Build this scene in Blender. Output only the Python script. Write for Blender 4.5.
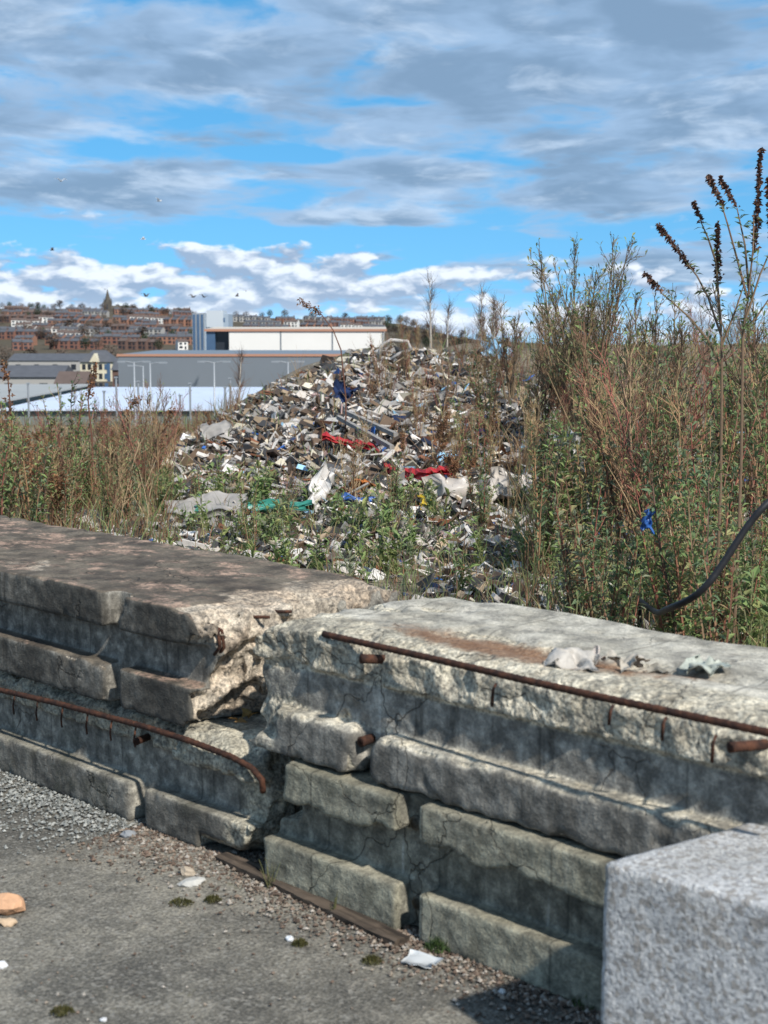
import bpy, math, random
import numpy as np
from mathutils import Vector, Matrix

for o in list(bpy.data.objects):
    bpy.data.objects.remove(o)
sc = bpy.context.scene
COL = sc.collection
R = math.radians

# ------------------------------------------------------------------ camera
F_PX, PITCH, CAM_H = 1500.0, math.atan(187 / 1500), 1.6
cam_d = bpy.data.cameras.new('camera')
cam = bpy.data.objects.new('camera', cam_d)
COL.objects.link(cam)
cam.location = (0, 0, CAM_H)
cam.rotation_euler = (math.pi / 2 - PITCH, 0, 0)
cam_d.sensor_fit = 'VERTICAL'
cam_d.sensor_height = 36
cam_d.lens = 36 * F_PX / 1024
cam_d.clip_start = 0.05
cam_d.clip_end = 20000
cam_d.dof.use_dof = True
cam_d.dof.focus_distance = 8.0
cam_d.dof.aperture_fstop = 5.6
sc.camera = cam
sc.render.engine = 'CYCLES'
sc.view_settings.view_transform = 'Standard'
sc.view_settings.look = 'None'
sc.view_settings.gamma = 1
sc.view_settings.use_curve_mapping = False
sc.view_settings.exposure = 0.42
try:
    sc.cycles.use_denoising = True
    sc.cycles.max_bounces = 6
    sc.cycles.transparent_max_bounces = 6
except Exception:
    pass

# ------------------------------------------------------------------ node helper
class NT:
    def __init__(self, tree):
        self.t = tree
        tree.nodes.clear()
    def n(self, typ, props=None, **ins):
        nd = self.t.nodes.new('ShaderNode' + typ)
        for k, v in (props or {}).items():
            setattr(nd, k, v)
        for k, v in ins.items():
            key = int(k[1:]) if (k[0] == 'i' and k[1:].isdigit()) else k.replace('_', ' ')
            s = nd.inputs[key]
            if isinstance(v, bpy.types.NodeSocket):
                self.t.links.new(v, s)
            else:
                if isinstance(v, (tuple, list)) and len(v) == 3 and s.type == 'RGBA':
                    v = (*v, 1)
                s.default_value = v
        return nd
    def m(self, op, a, b=0.0, c=0.0, clamp=False):
        return self.n('Math', {'operation': op, 'use_clamp': clamp}, i0=a, i1=b, i2=c).outputs[0]
    def vm(self, op, a, b=(0, 0, 0)):
        return self.n('VectorMath', {'operation': op}, i0=a, i1=b).outputs[0]
    def mix(self, fac, a, b, blend='MIX'):
        nd = self.n('Mix', {'data_type': 'RGBA', 'blend_type': blend})
        for i, v in ((0, fac), (6, a), (7, b)):
            s = nd.inputs[i]
            if isinstance(v, bpy.types.NodeSocket):
                self.t.links.new(v, s)
            else:
                s.default_value = (*v, 1) if isinstance(v, (tuple, list)) and len(v) == 3 else v
        return nd.outputs[2]
    def noise(self, vec, scale, detail=4, rough=.55, dist=0.0):
        nd = self.n('TexNoise', None, Scale=scale, Detail=detail, Roughness=rough, Distortion=dist)
        if vec is not None:
            self.t.links.new(vec, nd.inputs['Vector'])
        return nd.outputs[0]
    def ramp(self, fac, lo, hi):
        return self.n('MapRange', {'interpolation_type': 'SMOOTHSTEP'}, i0=fac, i1=lo, i2=hi).outputs[0]
    def xyz(self, v):
        return self.n('SeparateXYZ', None, i0=v).outputs
    def comb(self, x, y, z):
        return self.n('CombineXYZ', None, i0=x, i1=y, i2=z).outputs[0]

# ------------------------------------------------------------------ sky (world) and sun
SUN_AZ, SUN_EL = R(147), R(43)         # azimuth clockwise from the view direction (+Y)
world = bpy.data.worlds.new('World')
sc.world = world
world.use_nodes = True
world.cycles.sampling_method = 'MANUAL'
world.cycles.sample_map_resolution = 512
w = NT(world.node_tree)
gen = w.n('TexCoord').outputs['Generated']
dx, dy, dz = w.xyz(gen)
deg = 57.29578
az = w.m('MULTIPLY', w.m('ARCTAN2', dx, dy), deg)
el = w.m('MULTIPLY', w.m('ARCSINE', dz), deg)
# clear spring air: the blue holds almost down to the horizon
skyv = w.comb(dx, dy, w.m('ADD', w.m('MULTIPLY', w.m('MAXIMUM', dz, 0.0), .80), .20))
sky = w.n('TexSky', {'sky_type': 'NISHITA', 'sun_disc': False, 'sun_elevation': SUN_EL, 'sun_rotation': SUN_AZ,
                     'air_density': 1.0, 'dust_density': 0.2, 'ozone_density': 2.0, 'altitude': 100}, Vector=skyv)
blue = w.n('HueSaturation', None, Hue=0.487, Saturation=1.34, Value=1.0, Color=sky.outputs[0]).outputs[0]

def blobs(rows):
    """soft ellipses of cloud (or clear sky) standing at given bearings: px, py as seen, half sizes, weight"""
    tot = None
    for px, py, rx, ry, wt in rows:
        a0, e0 = math.degrees(math.atan((px - 384) / 1512)), math.degrees(math.atan((325 - py) / 1512))
        ra, re = rx / 26.4, ry / 26.4
        ax = w.m('DIVIDE', w.m('SUBTRACT', az, a0), ra)
        ey = w.m('DIVIDE', w.m('SUBTRACT', el, e0), re)
        d2 = w.m('ADD', w.m('MULTIPLY', ax, ax), w.m('MULTIPLY', ey, ey))
        g = w.m('MULTIPLY', w.m('POWER', 2.718, w.m('MULTIPLY', d2, -1.0)), wt)
        tot = g if tot is None else w.m('ADD', tot, g)
    return tot
# upper broken stratocumulus: seen as a flat layer
k = w.m('DIVIDE', 1.0, w.m('ADD', w.m('MAXIMUM', dz, 0.0), 0.075))
pu = w.comb(w.m('MULTIPLY', az, w.m('ADD', w.m('MULTIPLY', k, 0.013), .06)), w.m('ADD', w.m('MULTIPLY', k, .55), w.m('MULTIPLY', el, -.20)), 0.0)
warp = w.n('TexNoise', None, Vector=pu, Scale=1.3, Detail=2.0).outputs[1]
pu2 = w.vm('ADD', pu, w.vm('MULTIPLY', w.vm('SUBTRACT', warp, (.5, .5, .5)), (.42, .42, .5)))
na = w.noise(pu2, 1.3, 6, .55)
nlow = w.noise(w.vm('ADD', pu, (3.7, 1.9, 0)), .42, 2, .5)
cover = w.ramp(el, 3.4, 7.2)
wisp = w.noise(pu2, 3.6, 3, .6)
bl = blobs([(80, 193, 130, 20, .30), (395, 176, 75, 20, .26), (400, 222, 75, 10, .24), (545, 236, 30, 8, .22),
            (600, 204, 150, 13, .20), (382, 258, 22, 7, .2), (305, 220, 25, 7, .16), (20, 20, 40, 14, .2), (690, 265, 120, 26, .24),
            (340, 60, 200, 30, .08), (640, 110, 150, 40, .12), (510, 60, 90, 30, .10),
            (225, 158, 130, 8, -.17), (405, 108, 45, 7, -.14), (540, 160, 150, 10, -.13), (330, 240, 190, 12, -.16),
            (620, 240, 170, 16, -.12), (250, 60, 60, 9, -.06), (70, 70, 90, 9, -.08), (735, 40, 50, 8, -.10), (200, 12, 60, 8, -.08)])
s1 = w.m('ADD', w.m('ADD', na, w.m('MULTIPLY', w.m('SUBTRACT', nlow, .5), .30)), w.m('ADD', w.m('MULTIPLY', cover, .14), bl))
s1 = w.m('ADD', s1, w.m('MULTIPLY', w.m('SUBTRACT', wisp, .5), .10))
dens1 = w.ramp(s1, .48, .66)
thick1 = w.ramp(w.m('ADD', w.m('MULTIPLY', s1, .55), w.m('MULTIPLY', w.noise(w.vm('ADD', pu2, (.05, .18, .3)), 1.5, 4, .55), .5)), .53, .72)
# cumulus heaps low over the horizon
pc = w.comb(w.m('MULTIPLY', az, .50), w.m('MULTIPLY', el, 1.12), 2.3)
pcw = w.vm('ADD', pc, w.vm('MULTIPLY', w.vm('SUBTRACT', w.n('TexNoise', None, Vector=pc, Scale=2.4, Detail=3.0).outputs[1], (.5, .5, .5)), (.34, .34, 0)))
nc = w.noise(pcw, 1.15, 5, .5)
nc_up = w.noise(w.vm('ADD', pcw, (.13, .30, 0)), 1.15, 4, .5)
bl2 = blobs([(60, 270, 260, 24, .20), (300, 262, 70, 16, .16), (480, 272, 60, 9, .18), (230, 297, 160, 14, .12), (400, 284, 30, 14, .1),
             (620, 285, 200, 30, -.07), (300, 236, 200, 7, -.1), (440, 245, 40, 10, -.12)])
hb = w.m('SUBTRACT', w.m('MULTIPLY', w.ramp(el, 3.6, 1.0), .22), .17)
s2 = w.m('ADD', w.m('ADD', nc, hb), bl2)
dens2 = w.m('MULTIPLY', w.ramp(s2, .475, .60), w.ramp(el, 4.6, 3.4))
lit2 = w.ramp(w.m('SUBTRACT', nc, nc_up), -.09, .15)
grey = (.185, .275, .40)
mid = (.30, .425, .60)
white = (.72, .78, .86)
c1 = w.mix(thick1, mid, grey)
c1 = w.mix(w.m('MULTIPLY', w.ramp(w.noise(w.vm('ADD', pu2, (.4, -.25, 1.3)), 1.7, 5, .6), .49, .72), .7), c1, (.53, .635, .77))
c2 = w.mix(lit2, (.27, .365, .51), white)
skyc = w.n('VectorMath', {'operation': 'SCALE'}, i0=blue).outputs[0]
skyc.node.inputs[3].default_value = .135
col = w.mix(w.m('MULTIPLY', dens1, .90), skyc, c1)
col = w.mix(w.m('MULTIPLY', dens2, .95), col, c2)
col = w.mix(w.m('MULTIPLY', w.ramp(el, 1.4, -.3), .30), col, (.68, .76, .86))
bg = w.n('Background', None, Color=col, Strength=1.0)
w.t.links.new(bg.outputs[0], w.n('OutputWorld').inputs[0])

sun_d = bpy.data.lights.new('sun', 'SUN')
sun_d.energy = 4.3
sun_d.angle = R(1.5)
sun_d.color = (1.0, .955, .88)
sun = bpy.data.objects.new('sun', sun_d)
COL.objects.link(sun)
SUNV = Vector((math.sin(SUN_AZ) * math.cos(SUN_EL), math.cos(SUN_AZ) * math.cos(SUN_EL), math.sin(SUN_EL)))
sun.rotation_euler = SUNV.to_track_quat('Z', 'Y').to_euler()
sun.location = SUNV * 30

# ------------------------------------------------------------------ maths helpers
def ray(px, py):
    ddx, ddy = px - 384, 512 - py
    return Vector((ddx, F_PX * math.cos(PITCH) + ddy * math.sin(PITCH), -F_PX * math.sin(PITCH) + ddy * math.cos(PITCH)))
def at_y(px, py, Y):
    d = ray(px, py)
    return d * (Y / d.y) + Vector((0, 0, CAM_H))
def to_px(p):
    v = Vector(p) - Vector((0, 0, CAM_H))
    zc = v.y * math.cos(PITCH) - v.z * math.sin(PITCH)
    yc = v.y * math.sin(PITCH) + v.z * math.cos(PITCH)
    return 384 + F_PX * v.x / zc, 512 - F_PX * yc / zc
WS, WN = Vector((.70711, -.70711, 0)), Vector((.70711, .70711, 0))     # along the wall / into the wall
def wall_pt(s, n, z=0.0):
    return WS * s + WN * n + Vector((0, 0, z))

_rs = np.random.RandomState(7)
_PERM = np.concatenate([_rs.permutation(256)] * 3)
_G = _rs.normal(size=(256, 3)); _G /= np.linalg.norm(_G, axis=1)[:, None]
def perlin(x, y, z):
    xi, yi, zi = np.floor(x).astype(int), np.floor(y).astype(int), np.floor(z).astype(int)
    xf, yf, zf = x - xi, y - yi, z - zi
    u, v, t = [q * q * q * (q * (q * 6 - 15) + 10) for q in (xf, yf, zf)]
    xi &= 255; yi &= 255; zi &= 255
    def g(a, b, c):
        h = _PERM[_PERM[_PERM[xi + a] + yi + b] + zi + c]
        gr = _G[h]
        return gr[..., 0] * (xf - a) + gr[..., 1] * (yf - b) + gr[..., 2] * (zf - c)
    def l(a, b, q): return a + (b - a) * q
    return l(l(l(g(0, 0, 0), g(1, 0, 0), u), l(g(0, 1, 0), g(1, 1, 0), u), v),
             l(l(g(0, 0, 1), g(1, 0, 1), u), l(g(0, 1, 1), g(1, 1, 1), u), v), t) * 1.6
def fbm(x, y, z, octv=3, seed=0.0):
    s, a, f = 0.0, 1.0, 1.0
    for i in range(octv):
        s = s + a * perlin(x * f + seed + i * 7.3, y * f + seed * 1.7, z * f - seed)
        a *= .5; f *= 2.03
    return s
def sstep(a, b, x):
    t = np.clip((x - a) / (b - a), 0, 1)
    return t * t * (3 - 2 * t)

def make_mesh(name, V, Fc, smooth=False, mats=(), fmat=None, cols=None, attrs=None):
    me = bpy.data.meshes.new(name)
    V = np.asarray(V, dtype=np.float32).reshape(-1, 3)
    if isinstance(Fc, np.ndarray) and Fc.ndim == 2:
        k = Fc.shape[1]; nf = Fc.shape[0]
        flat = Fc.astype(np.int32).ravel(); starts = np.arange(nf, dtype=np.int32) * k
    else:
        lens = np.array([len(q) for q in Fc], dtype=np.int32); nf = len(lens)
        flat = np.array([i for q in Fc for i in q], dtype=np.int32)
        starts = np.concatenate([[0], np.cumsum(lens)[:-1]]).astype(np.int32)
    me.vertices.add(len(V)); me.vertices.foreach_set('co', V.ravel())
    me.loops.add(len(flat)); me.loops.foreach_set('vertex_index', flat)
    me.polygons.add(nf); me.polygons.foreach_set('loop_start', starts)
    if fmat is not None:
        me.polygons.foreach_set('material_index', np.asarray(fmat, dtype=np.int32))
    me.polygons.foreach_set('use_smooth', np.full(nf, bool(smooth)))
    for m in mats: me.materials.append(m)
    if cols is not None:
        c = np.asarray(cols, dtype=np.float32)
        if c.shape[1] == 3: c = np.hstack([c, np.ones((len(c), 1), np.float32)])
        a = me.color_attributes.new('tint', 'FLOAT_COLOR', 'POINT'); a.data.foreach_set('color', c.ravel())
    for k, v in (attrs or {}).items():
        a = me.attributes.new(k, 'FLOAT', 'POINT'); a.data.foreach_set('value', np.asarray(v, dtype=np.float32))
    me.update(calc_edges=True)
    me.validate()
    return me
def link(name, me, parent=None, loc=(0, 0, 0), rot=(0, 0, 0), scale=(1, 1, 1)):
    o = bpy.data.objects.new(name, me)
    COL.objects.link(o)
    o.location, o.rotation_euler, o.scale = loc, rot, scale
    if parent is not None: o.parent = parent
    return o
def tag(o, label=None, cat=None, group=None, kind=None):
    if label: o['label'] = label
    if cat: o['category'] = cat
    if group: o['group'] = group
    if kind: o['kind'] = kind
    return o

class MB:
    """collects tubes, leaves, boxes into one mesh, with a colour per vertex"""
    def __init__(self): self.v, self.f, self.c, self.fm = [], [], [], []
    def add(self, vs, fs, col, m=0):
        b = len(self.v)
        self.v += [tuple(q) for q in vs]; self.f += [tuple(i + b for i in q) for q in fs]
        self.c += [col] * len(vs) if not isinstance(col, list) else col
        self.fm += [m] * len(fs)
    def tube(self, pts, rad, n=5, col=(.1, .1, .1), cap=True, m=0):
        pts = [Vector(p) for p in pts]; vs, fs = [], []
        if not isinstance(rad, (list, tuple)): rad = [rad] * len(pts)
        ref = Vector((.31, .87, .38))
        for i, p in enumerate(pts):
            t = (pts[min(i + 1, len(pts) - 1)] - pts[max(i - 1, 0)])
            t = t.normalized() if t.length > 1e-9 else Vector((0, 0, 1))
            a = t.cross(ref)
            if a.length < 1e-3: a = t.cross(Vector((1, 0, 0)))
            a.normalize(); b = t.cross(a)
            for k in range(n):
                an = 2 * math.pi * k / n
                vs.append(p + (a * math.cos(an) + b * math.sin(an)) * rad[i])
        for i in range(len(pts) - 1):
            for k in range(n):
                fs.append((i * n + k, i * n + (k + 1) % n, (i + 1) * n + (k + 1) % n, (i + 1) * n + k))
        if cap:
            fs.append(tuple(range(n))[::-1]); fs.append(tuple((len(pts) - 1) * n + k for k in range(n)))
        self.add(vs, fs, col, m)
    def leaf(self, p, d, ln, wd, col, droop=.25, roll=0.0, fold=.18):
        p, d = Vector(p), Vector(d).normalized()
        side = d.cross(Vector((0, 0, 1)))
        if side.length < .05: side = Vector((1, 0, 0))
        side.normalize()
        side = Matrix.Rotation(roll, 3, d) @ side
        up = side.cross(d)
        mid = p + d * ln * .5 + up * (-.02 * ln)
        tip = p + d * ln + Vector((0, 0, -droop * ln))
        e = up * fold * wd
        self.add([p, mid + side * wd * .5 + e, mid, mid - side * wd * .5 + e, tip], [(0, 1, 2), (0, 2, 3), (1, 4, 2), (2, 4, 3)], col)
    def box(self, lo, hi, col=(.5, .5, .5), m=0):
        x0, y0, z0 = lo; x1, y1, z1 = hi
        self.add([(x0, y0, z0), (x1, y0, z0), (x1, y1, z0), (x0, y1, z0), (x0, y0, z1), (x1, y0, z1), (x1, y1, z1), (x0, y1, z1)],
                 [(0, 3, 2, 1), (4, 5, 6, 7), (0, 1, 5, 4), (1, 2, 6, 5), (2, 3, 7, 6), (3, 0, 4, 7)], col, m)
    def mesh(self, name, mats, smooth=False):
        mats = mats if isinstance(mats, (list, tuple)) else [mats]
        return make_mesh(name, self.v, self.f, smooth, mats, self.fm, self.c)
    def build(self, name, mats, parent=None, smooth=False, **k):
        return link(name, self.mesh(name, mats, smooth), parent, **k)
def empty(name, loc=(0, 0, 0), rz=0.0, scale=1.0):
    o = link(name, None); o.location = loc; o.rotation_euler = (0, 0, rz); o.scale = (scale,) * 3
    o.empty_display_size = .1
    return o
def copy_tree(o, parent=None):
    c = o.copy(); COL.objects.link(c); c.parent = parent
    for ch in list(o.children): copy_tree(ch, c)
    return c
def drop_tree(o):
    for ch in list(o.children): drop_tree(ch)
    bpy.data.objects.remove(o)

# ------------------------------------------------------------------ materials
def new_mat(name):
    m = bpy.data.materials.new(name); m.use_nodes = True
    return m, NT(m.node_tree)
def finish(t, color, rough=.8, bump=None, bstr=.4, bdist=.01, spec=.3, extra=None):
    b = t.n('BsdfPrincipled', None)
    def put(nm, v):
        if isinstance(v, bpy.types.NodeSocket): t.t.links.new(v, b.inputs[nm])
        else: b.inputs[nm].default_value = (*v, 1) if isinstance(v, tuple) and len(v) == 3 else v
    put('Base Color', color); put('Roughness', rough); put('Specular IOR Level', spec)
    for k, v in (extra or {}).items(): put(k, v)
    if bump is not None:
        bn = t.n('Bump', None, Strength=bstr, Distance=bdist, Height=bump)
        t.t.links.new(bn.outputs[0], b.inputs['Normal'])
    o = t.n('OutputMaterial'); t.t.links.new(b.outputs[0], o.inputs[0])
    return b
def mat_plain(name, c, rough=.7, var=.25, scale=8.0, bump=.0, spec=.3, metal=0.0):
    m, t = new_mat(name)
    ob = t.n('TexCoord').outputs['Object']
    nz = t.noise(ob, scale, 4)
    col = t.mix(nz, tuple(q * (1 - var) for q in c), tuple(min(1, q * (1 + var)) for q in c))
    finish(t, col, rough, nz if bump else None, bump, .01, spec, {'Metallic': metal} if metal else None)
    return m
def mat_tint(name, rough=.8, var=.2, scale=30.0, spec=.25, source='tint', trans=0.0, bump=0.0):
    """colour from the mesh's own per-vertex colour, or from the object's colour"""
    m, t = new_mat(name)
    c = t.n('Attribute', {'attribute_name': 'tint'}).outputs[0] if source == 'tint' else t.n('ObjectInfo').outputs['Color']
    ob = t.n('TexCoord').outputs['Object']
    nz = t.noise(ob, scale, 3)
    col = t.mix(1.0, c, t.mix(nz, (1 - var,) * 3, (1 + var,) * 3), 'MULTIPLY')
    b = finish(t, col, rough, nz if bump else None, bump, .01, spec)
    if trans:
        tr = t.n('BsdfTranslucent', None, Color=col)
        mx = t.n('MixShader', None, i0=trans)
        t.t.links.new(b.outputs[0], mx.inputs[1]); t.t.links.new(tr.outputs[0], mx.inputs[2])
        out = [n for n in t.t.nodes if n.type == 'OUTPUT_MATERIAL'][0]
        t.t.links.new(mx.outputs[0], out.inputs[0])
    return m

def mat_concrete(name, skin_a, skin_b, top_a, top_b, brk_a, brk_b, brk_c, streak=.55, moss=0.0, patch=None, grime=.6, proud=None):
    m, t = new_mat(name)
    ob = t.n('TexCoord').outputs['Object']
    br = t.n('Attribute', {'attribute_name': 'broken'}).outputs['Fac']
    rust = t.n('Attribute', {'attribute_name': 'rust'}).outputs['Fac']
    nz = t.xyz(t.n('NewGeometry').outputs['Normal'])[2]
    n1 = t.noise(ob, 4.5, 6, .62)
    n2 = t.noise(ob, 26, 5, .6)
    n3 = t.noise(ob, 150, 3, .6)
    skin = t.mix(t.ramp(n1, .32, .68), skin_a, skin_b)
    skin = t.mix(t.m('MULTIPLY', t.ramp(n2, .45, .75), .45), skin, tuple(q * 1.5 for q in skin_b))
    # run-off streaks down the cast faces
    st = t.noise(t.vm('MULTIPLY', ob, (16, 16, 1.1)), 1.0, 5, .6)
    skin = t.mix(t.m('MULTIPLY', t.ramp(st, .52, .72), streak), skin, tuple(q * .28 for q in skin_a))
    st2 = t.noise(t.vm('MULTIPLY', t.vm('ADD', ob, (3.1, 0, 0)), (22, 22, .8)), 1.0, 3, .6)
    skin = t.mix(t.m('MULTIPLY', t.ramp(st2, .66, .74), .45), skin, (.46, .46, .43))
    prd = t.m('MULTIPLY', t.n('Attribute', {'attribute_name': 'proud'}).outputs['Fac'], t.ramp(t.noise(ob, 3.5, 5, .65), .25, .55))
    skin = t.mix(t.m('MULTIPLY', prd, grime), skin, proud or tuple(q * .42 for q in skin_a))
    # settled dirt, lichen and bare cement on upward faces
    topc = t.mix(t.ramp(n1, .36, .64), top_a, top_b)
    topc = t.mix(t.m('MULTIPLY', t.ramp(n2, .50, .68), .6), topc, tuple(q * .5 for q in top_a))
    if patch:
        pn = t.noise(t.vm('MULTIPLY', ob, (1.2, 2.0, 1)), 3.0, 6, .70)
        topc = t.mix(t.m('MULTIPLY', t.ramp(pn, .50, .60), t.ramp(t.noise(ob, 34, 4, .7), .38, .56)), topc, t.mix(n2, patch, tuple(q * .5 for q in patch)))
    skin = t.mix(t.ramp(nz, .45, .85), skin, topc)
    # exposed aggregate
    vo = t.n('TexVoronoi', None, Vector=t.vm('ADD', ob, t.vm('MULTIPLY', t.n('TexNoise', None, Vector=ob, Scale=30.0, Detail=2.0).outputs[1], (.03, .03, .03))), Scale=55.0, Randomness=1.0)
    vcol = t.xyz(vo.outputs['Color'])[0]
    agg = t.mix(vcol, brk_a, brk_b)
    agg = t.mix(t.ramp(n1, .42, .66), agg, brk_c)
    agg = t.mix(t.m('MULTIPLY', t.ramp(n2, .48, .7), .55), agg, tuple(q * .45 for q in brk_a))
    brn = t.ramp(t.m('ADD', br, t.m('MULTIPLY', t.m('SUBTRACT', n2, .5), .7)), .3, .7)
    col = t.mix(brn, skin, agg)
    mo1 = t.mix(t.ramp(t.noise(ob, 13, 5, .7), .33, .67), (.52, .52, .52), (1.42, 1.41, 1.38))
    mo2 = t.mix(t.ramp(t.noise(ob, 75, 4, .7), .33, .67), (.48, .48, .48), (1.55, 1.52, 1.46))
    sx = t.xyz(ob)[0]
    seam = t.ramp(t.m('ABSOLUTE', t.m('SUBTRACT', t.m('FRACT', t.m('MULTIPLY', sx, 2.35)), .5)), .012, .004)
    col = t.mix(t.m('MULTIPLY', seam, t.m('MULTIPLY', t.m('SUBTRACT', 1.0, brn), .55)), col, tuple(q * .35 for q in skin_a))
    ck = t.n('TexVoronoi', {'feature': 'DISTANCE_TO_EDGE'}, Vector=t.vm('ADD', ob, t.vm('MULTIPLY', t.n('TexNoise', None, Vector=ob, Scale=6.0, Detail=4.0).outputs[1], (.22, .22, .22))), Scale=2.1).outputs[0]
    crk = t.m('MULTIPLY', t.ramp(ck, .006, .0015), t.ramp(t.noise(t.vm('ADD', ob, (2.7, 1.1, 4.0)), 1.9, 2, .5), .50, .58))
    col = t.mix(t.m('MULTIPLY', crk, .55), col, tuple(q * .25 for q in skin_a))
    mo2 = t.mix(t.m('ADD', t.m('MULTIPLY', brn, .6), .4), (1, 1, 1), mo2)
    col = t.mix(1.0, t.mix(1.0, col, mo1, 'MULTIPLY'), mo2, 'MULTIPLY')
    pt = t.m('MULTIPLY', t.ramp(t.noise(ob, 48, 3, .6), .63, .70), t.m('ADD', t.m('MULTIPLY', brn, .5), .3))
    col = t.mix(pt, col, tuple(q * .3 for q in skin_a))
    sp = t.noise(ob, 420, 2, .5)
    col = t.mix(t.m('MULTIPLY', t.ramp(sp, .4, .66), .4), col, tuple(q * .45 for q in skin_a))
    if moss:
        mm = t.m('MULTIPLY', t.ramp(t.noise(ob, 7, 4, .65), .5, .68), moss)
        col = t.mix(mm, col, (.075, .085, .035))
    rr = t.ramp(t.m('ADD', rust, t.m('MULTIPLY', t.m('SUBTRACT', n2, .5), .9)), .3, .8)
    col = t.mix(t.m('MULTIPLY', rr, .8), col, t.mix(n3, (.10, .042, .02), (.24, .115, .055)))
    pits = t.m('MULTIPLY', t.ramp(t.noise(ob, 60, 2, .5), .70, .76), -1.2)
    h = t.m('ADD', t.m('ADD', t.m('MULTIPLY', n2, .6), t.m('MULTIPLY', n3, .25)), pits)
    h = t.m('ADD', h, t.m('MULTIPLY', crk, -1.0))
    h = t.m('ADD', h, t.m('MULTIPLY', t.m('MULTIPLY', vo.outputs['Distance'], 1.0), t.m('MULTIPLY', brn, -.5)))
    finish(t, col, .92, h, .8, .013, .2)
    return m

def mat_rust(name, a=(.028, .013, .009), b=(.095, .038, .02)):
    m, t = new_mat(name)
    ob = t.n('TexCoord').outputs['Object']
    n = t.noise(ob, 40, 5, .65)
    finish(t, t.mix(t.ramp(n, .35, .7), a, b), .85, t.noise(ob, 120, 4), .7, .004, .3)
    return m

# ------------------------------------------------------------------ terrain
CREST = ([-400, 60, 150, 170, 200, 250, 300, 350, 400, 440, 480, 520, 600, 768, 1100], [462, 462, 458, 446, 425, 396, 370, 352, 347, 350, 348, 347, 347, 346, 346])
SKYL = ([-900, 0, 60, 110, 200, 300, 400, 470, 768, 1600], [312, 309, 310, 312, 315, 319, 324, 340, 356, 356])
def terr(x, y):
    x, y = np.asarray(x, float), np.asarray(y, float)
    base = -0.62 * sstep(8.5, 34, y)
    cpx = 384 + 1512 * x / 22.0
    crest = 1.6 - (np.interp(cpx, *CREST) - 325) * 22.2 / 1500
    d = np.abs(x)
    bell = np.where(y < 22, sstep(9.0, 22.6, y) * .55 + .45 * np.clip((y - 9.5) / 12.5, 0, 1) ** 1.3, sstep(33, 22, y))
    h = base + np.maximum(crest - base, 0) * bell * (sstep(40, 25, d))
    lump = fbm(x * .9, y * .9, 0 * x, 3, 2.2) * .10 + fbm(x * 2.7, y * 2.7, 0 * x, 2, 4.4) * .035
    h = h + lump * sstep(8, 11, y) * sstep(36, 30, y)
    drop = sstep(36, 62, y + fbm(x * .05, y * .05, 0 * x, 2, 1.0) * 4)
    valley = -10.5 - 6.5 * sstep(190, 520, y)
    spx = 384 + 1512 * x / np.maximum(y, 1)
    hz = 1.6 + (325 - np.interp(spx, *SKYL)) * 1800 / 1500
    hill = sstep(900, 1800, y) * .45 + .55 * np.clip((y - 900) / 900, 0, 1)
    far = valley + (hz - valley) * hill + fbm(x * .004, y * .004, 0 * x, 2, 3.0) * 2 * sstep(900, 1200, y)
    far = far - .055 * np.maximum(y - 1850, 0)
    return h * (1 - drop) + far * drop
def gz(x, y): return float(terr(np.array([x]), np.array([y]))[0])
def place(px, Y):
    x = (px - 384) / 1512 * Y
    return Vector((x, Y, gz(x, Y)))

def grid_mesh(name, xs, ys, zf, mats, smooth=True):
    X, Y = np.meshgrid(xs, ys, indexing='ij')
    Z = zf(X, Y)
    nx, ny = X.shape
    idx = np.arange(nx * ny).reshape(nx, ny)
    q = np.stack([idx[:-1, :-1], idx[1:, :-1], idx[1:, 1:], idx[:-1, 1:]], -1).reshape(-1, 4)
    return make_mesh(name, np.stack([X, Y, Z], -1).reshape(-1, 3), q, smooth, mats)

def mat_waste():
    m, t = new_mat('waste_ground')
    ob = t.n('TexCoord').outputs['Object']
    n1, n2, n3 = t.noise(ob, .8, 5, .6), t.noise(ob, 6, 5, .65), t.noise(ob, 40, 3)
    c = t.mix(t.ramp(n2, .35, .65), (.11, .085, .06), (.20, .165, .12))
    c = t.mix(t.ramp(n1, .5, .65), c, (.085, .09, .04))
    c = t.mix(t.m('MULTIPLY', t.ramp(n3, .5, .7), .6), c, (.27, .25, .22))
    y = t.xyz(ob)[1]
    grass = t.mix(t.noise(ob, .05, 4, .6), (.06, .055, .035), (.11, .085, .06))
    c = t.mix(t.ramp(y, 34, 60), c, grass)
    finish(t, c, .95, t.m('ADD', n2, t.m('MULTIPLY', n3, .4)), .8, .03, .15)
    return m
M_WASTE = mat_waste()
def axis(pieces):
    out = [np.arange(a, b, s) for a, b, s in pieces]
    return np.concatenate(out)
xs = axis([(-4200, -600, 150), (-600, -60, 30), (-60, -12, 3), (-12, 14, .2), (14, 60, 3), (60, 600, 30), (600, 4201, 150)])
ys = axis([(-300, -20, 40), (-20, 5, 2.5), (5, 34, .2), (34, 66, 1.5), (66, 200, 15), (200, 800, 60), (800, 2000, 40), (2000, 9001, 500)])
ground = link('ground', grid_mesh('ground', xs, ys, lambda X, Y: terr(X, Y) - .04 * (Y < 6.5), [M_WASTE]))
tag(ground, kind='structure')

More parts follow.
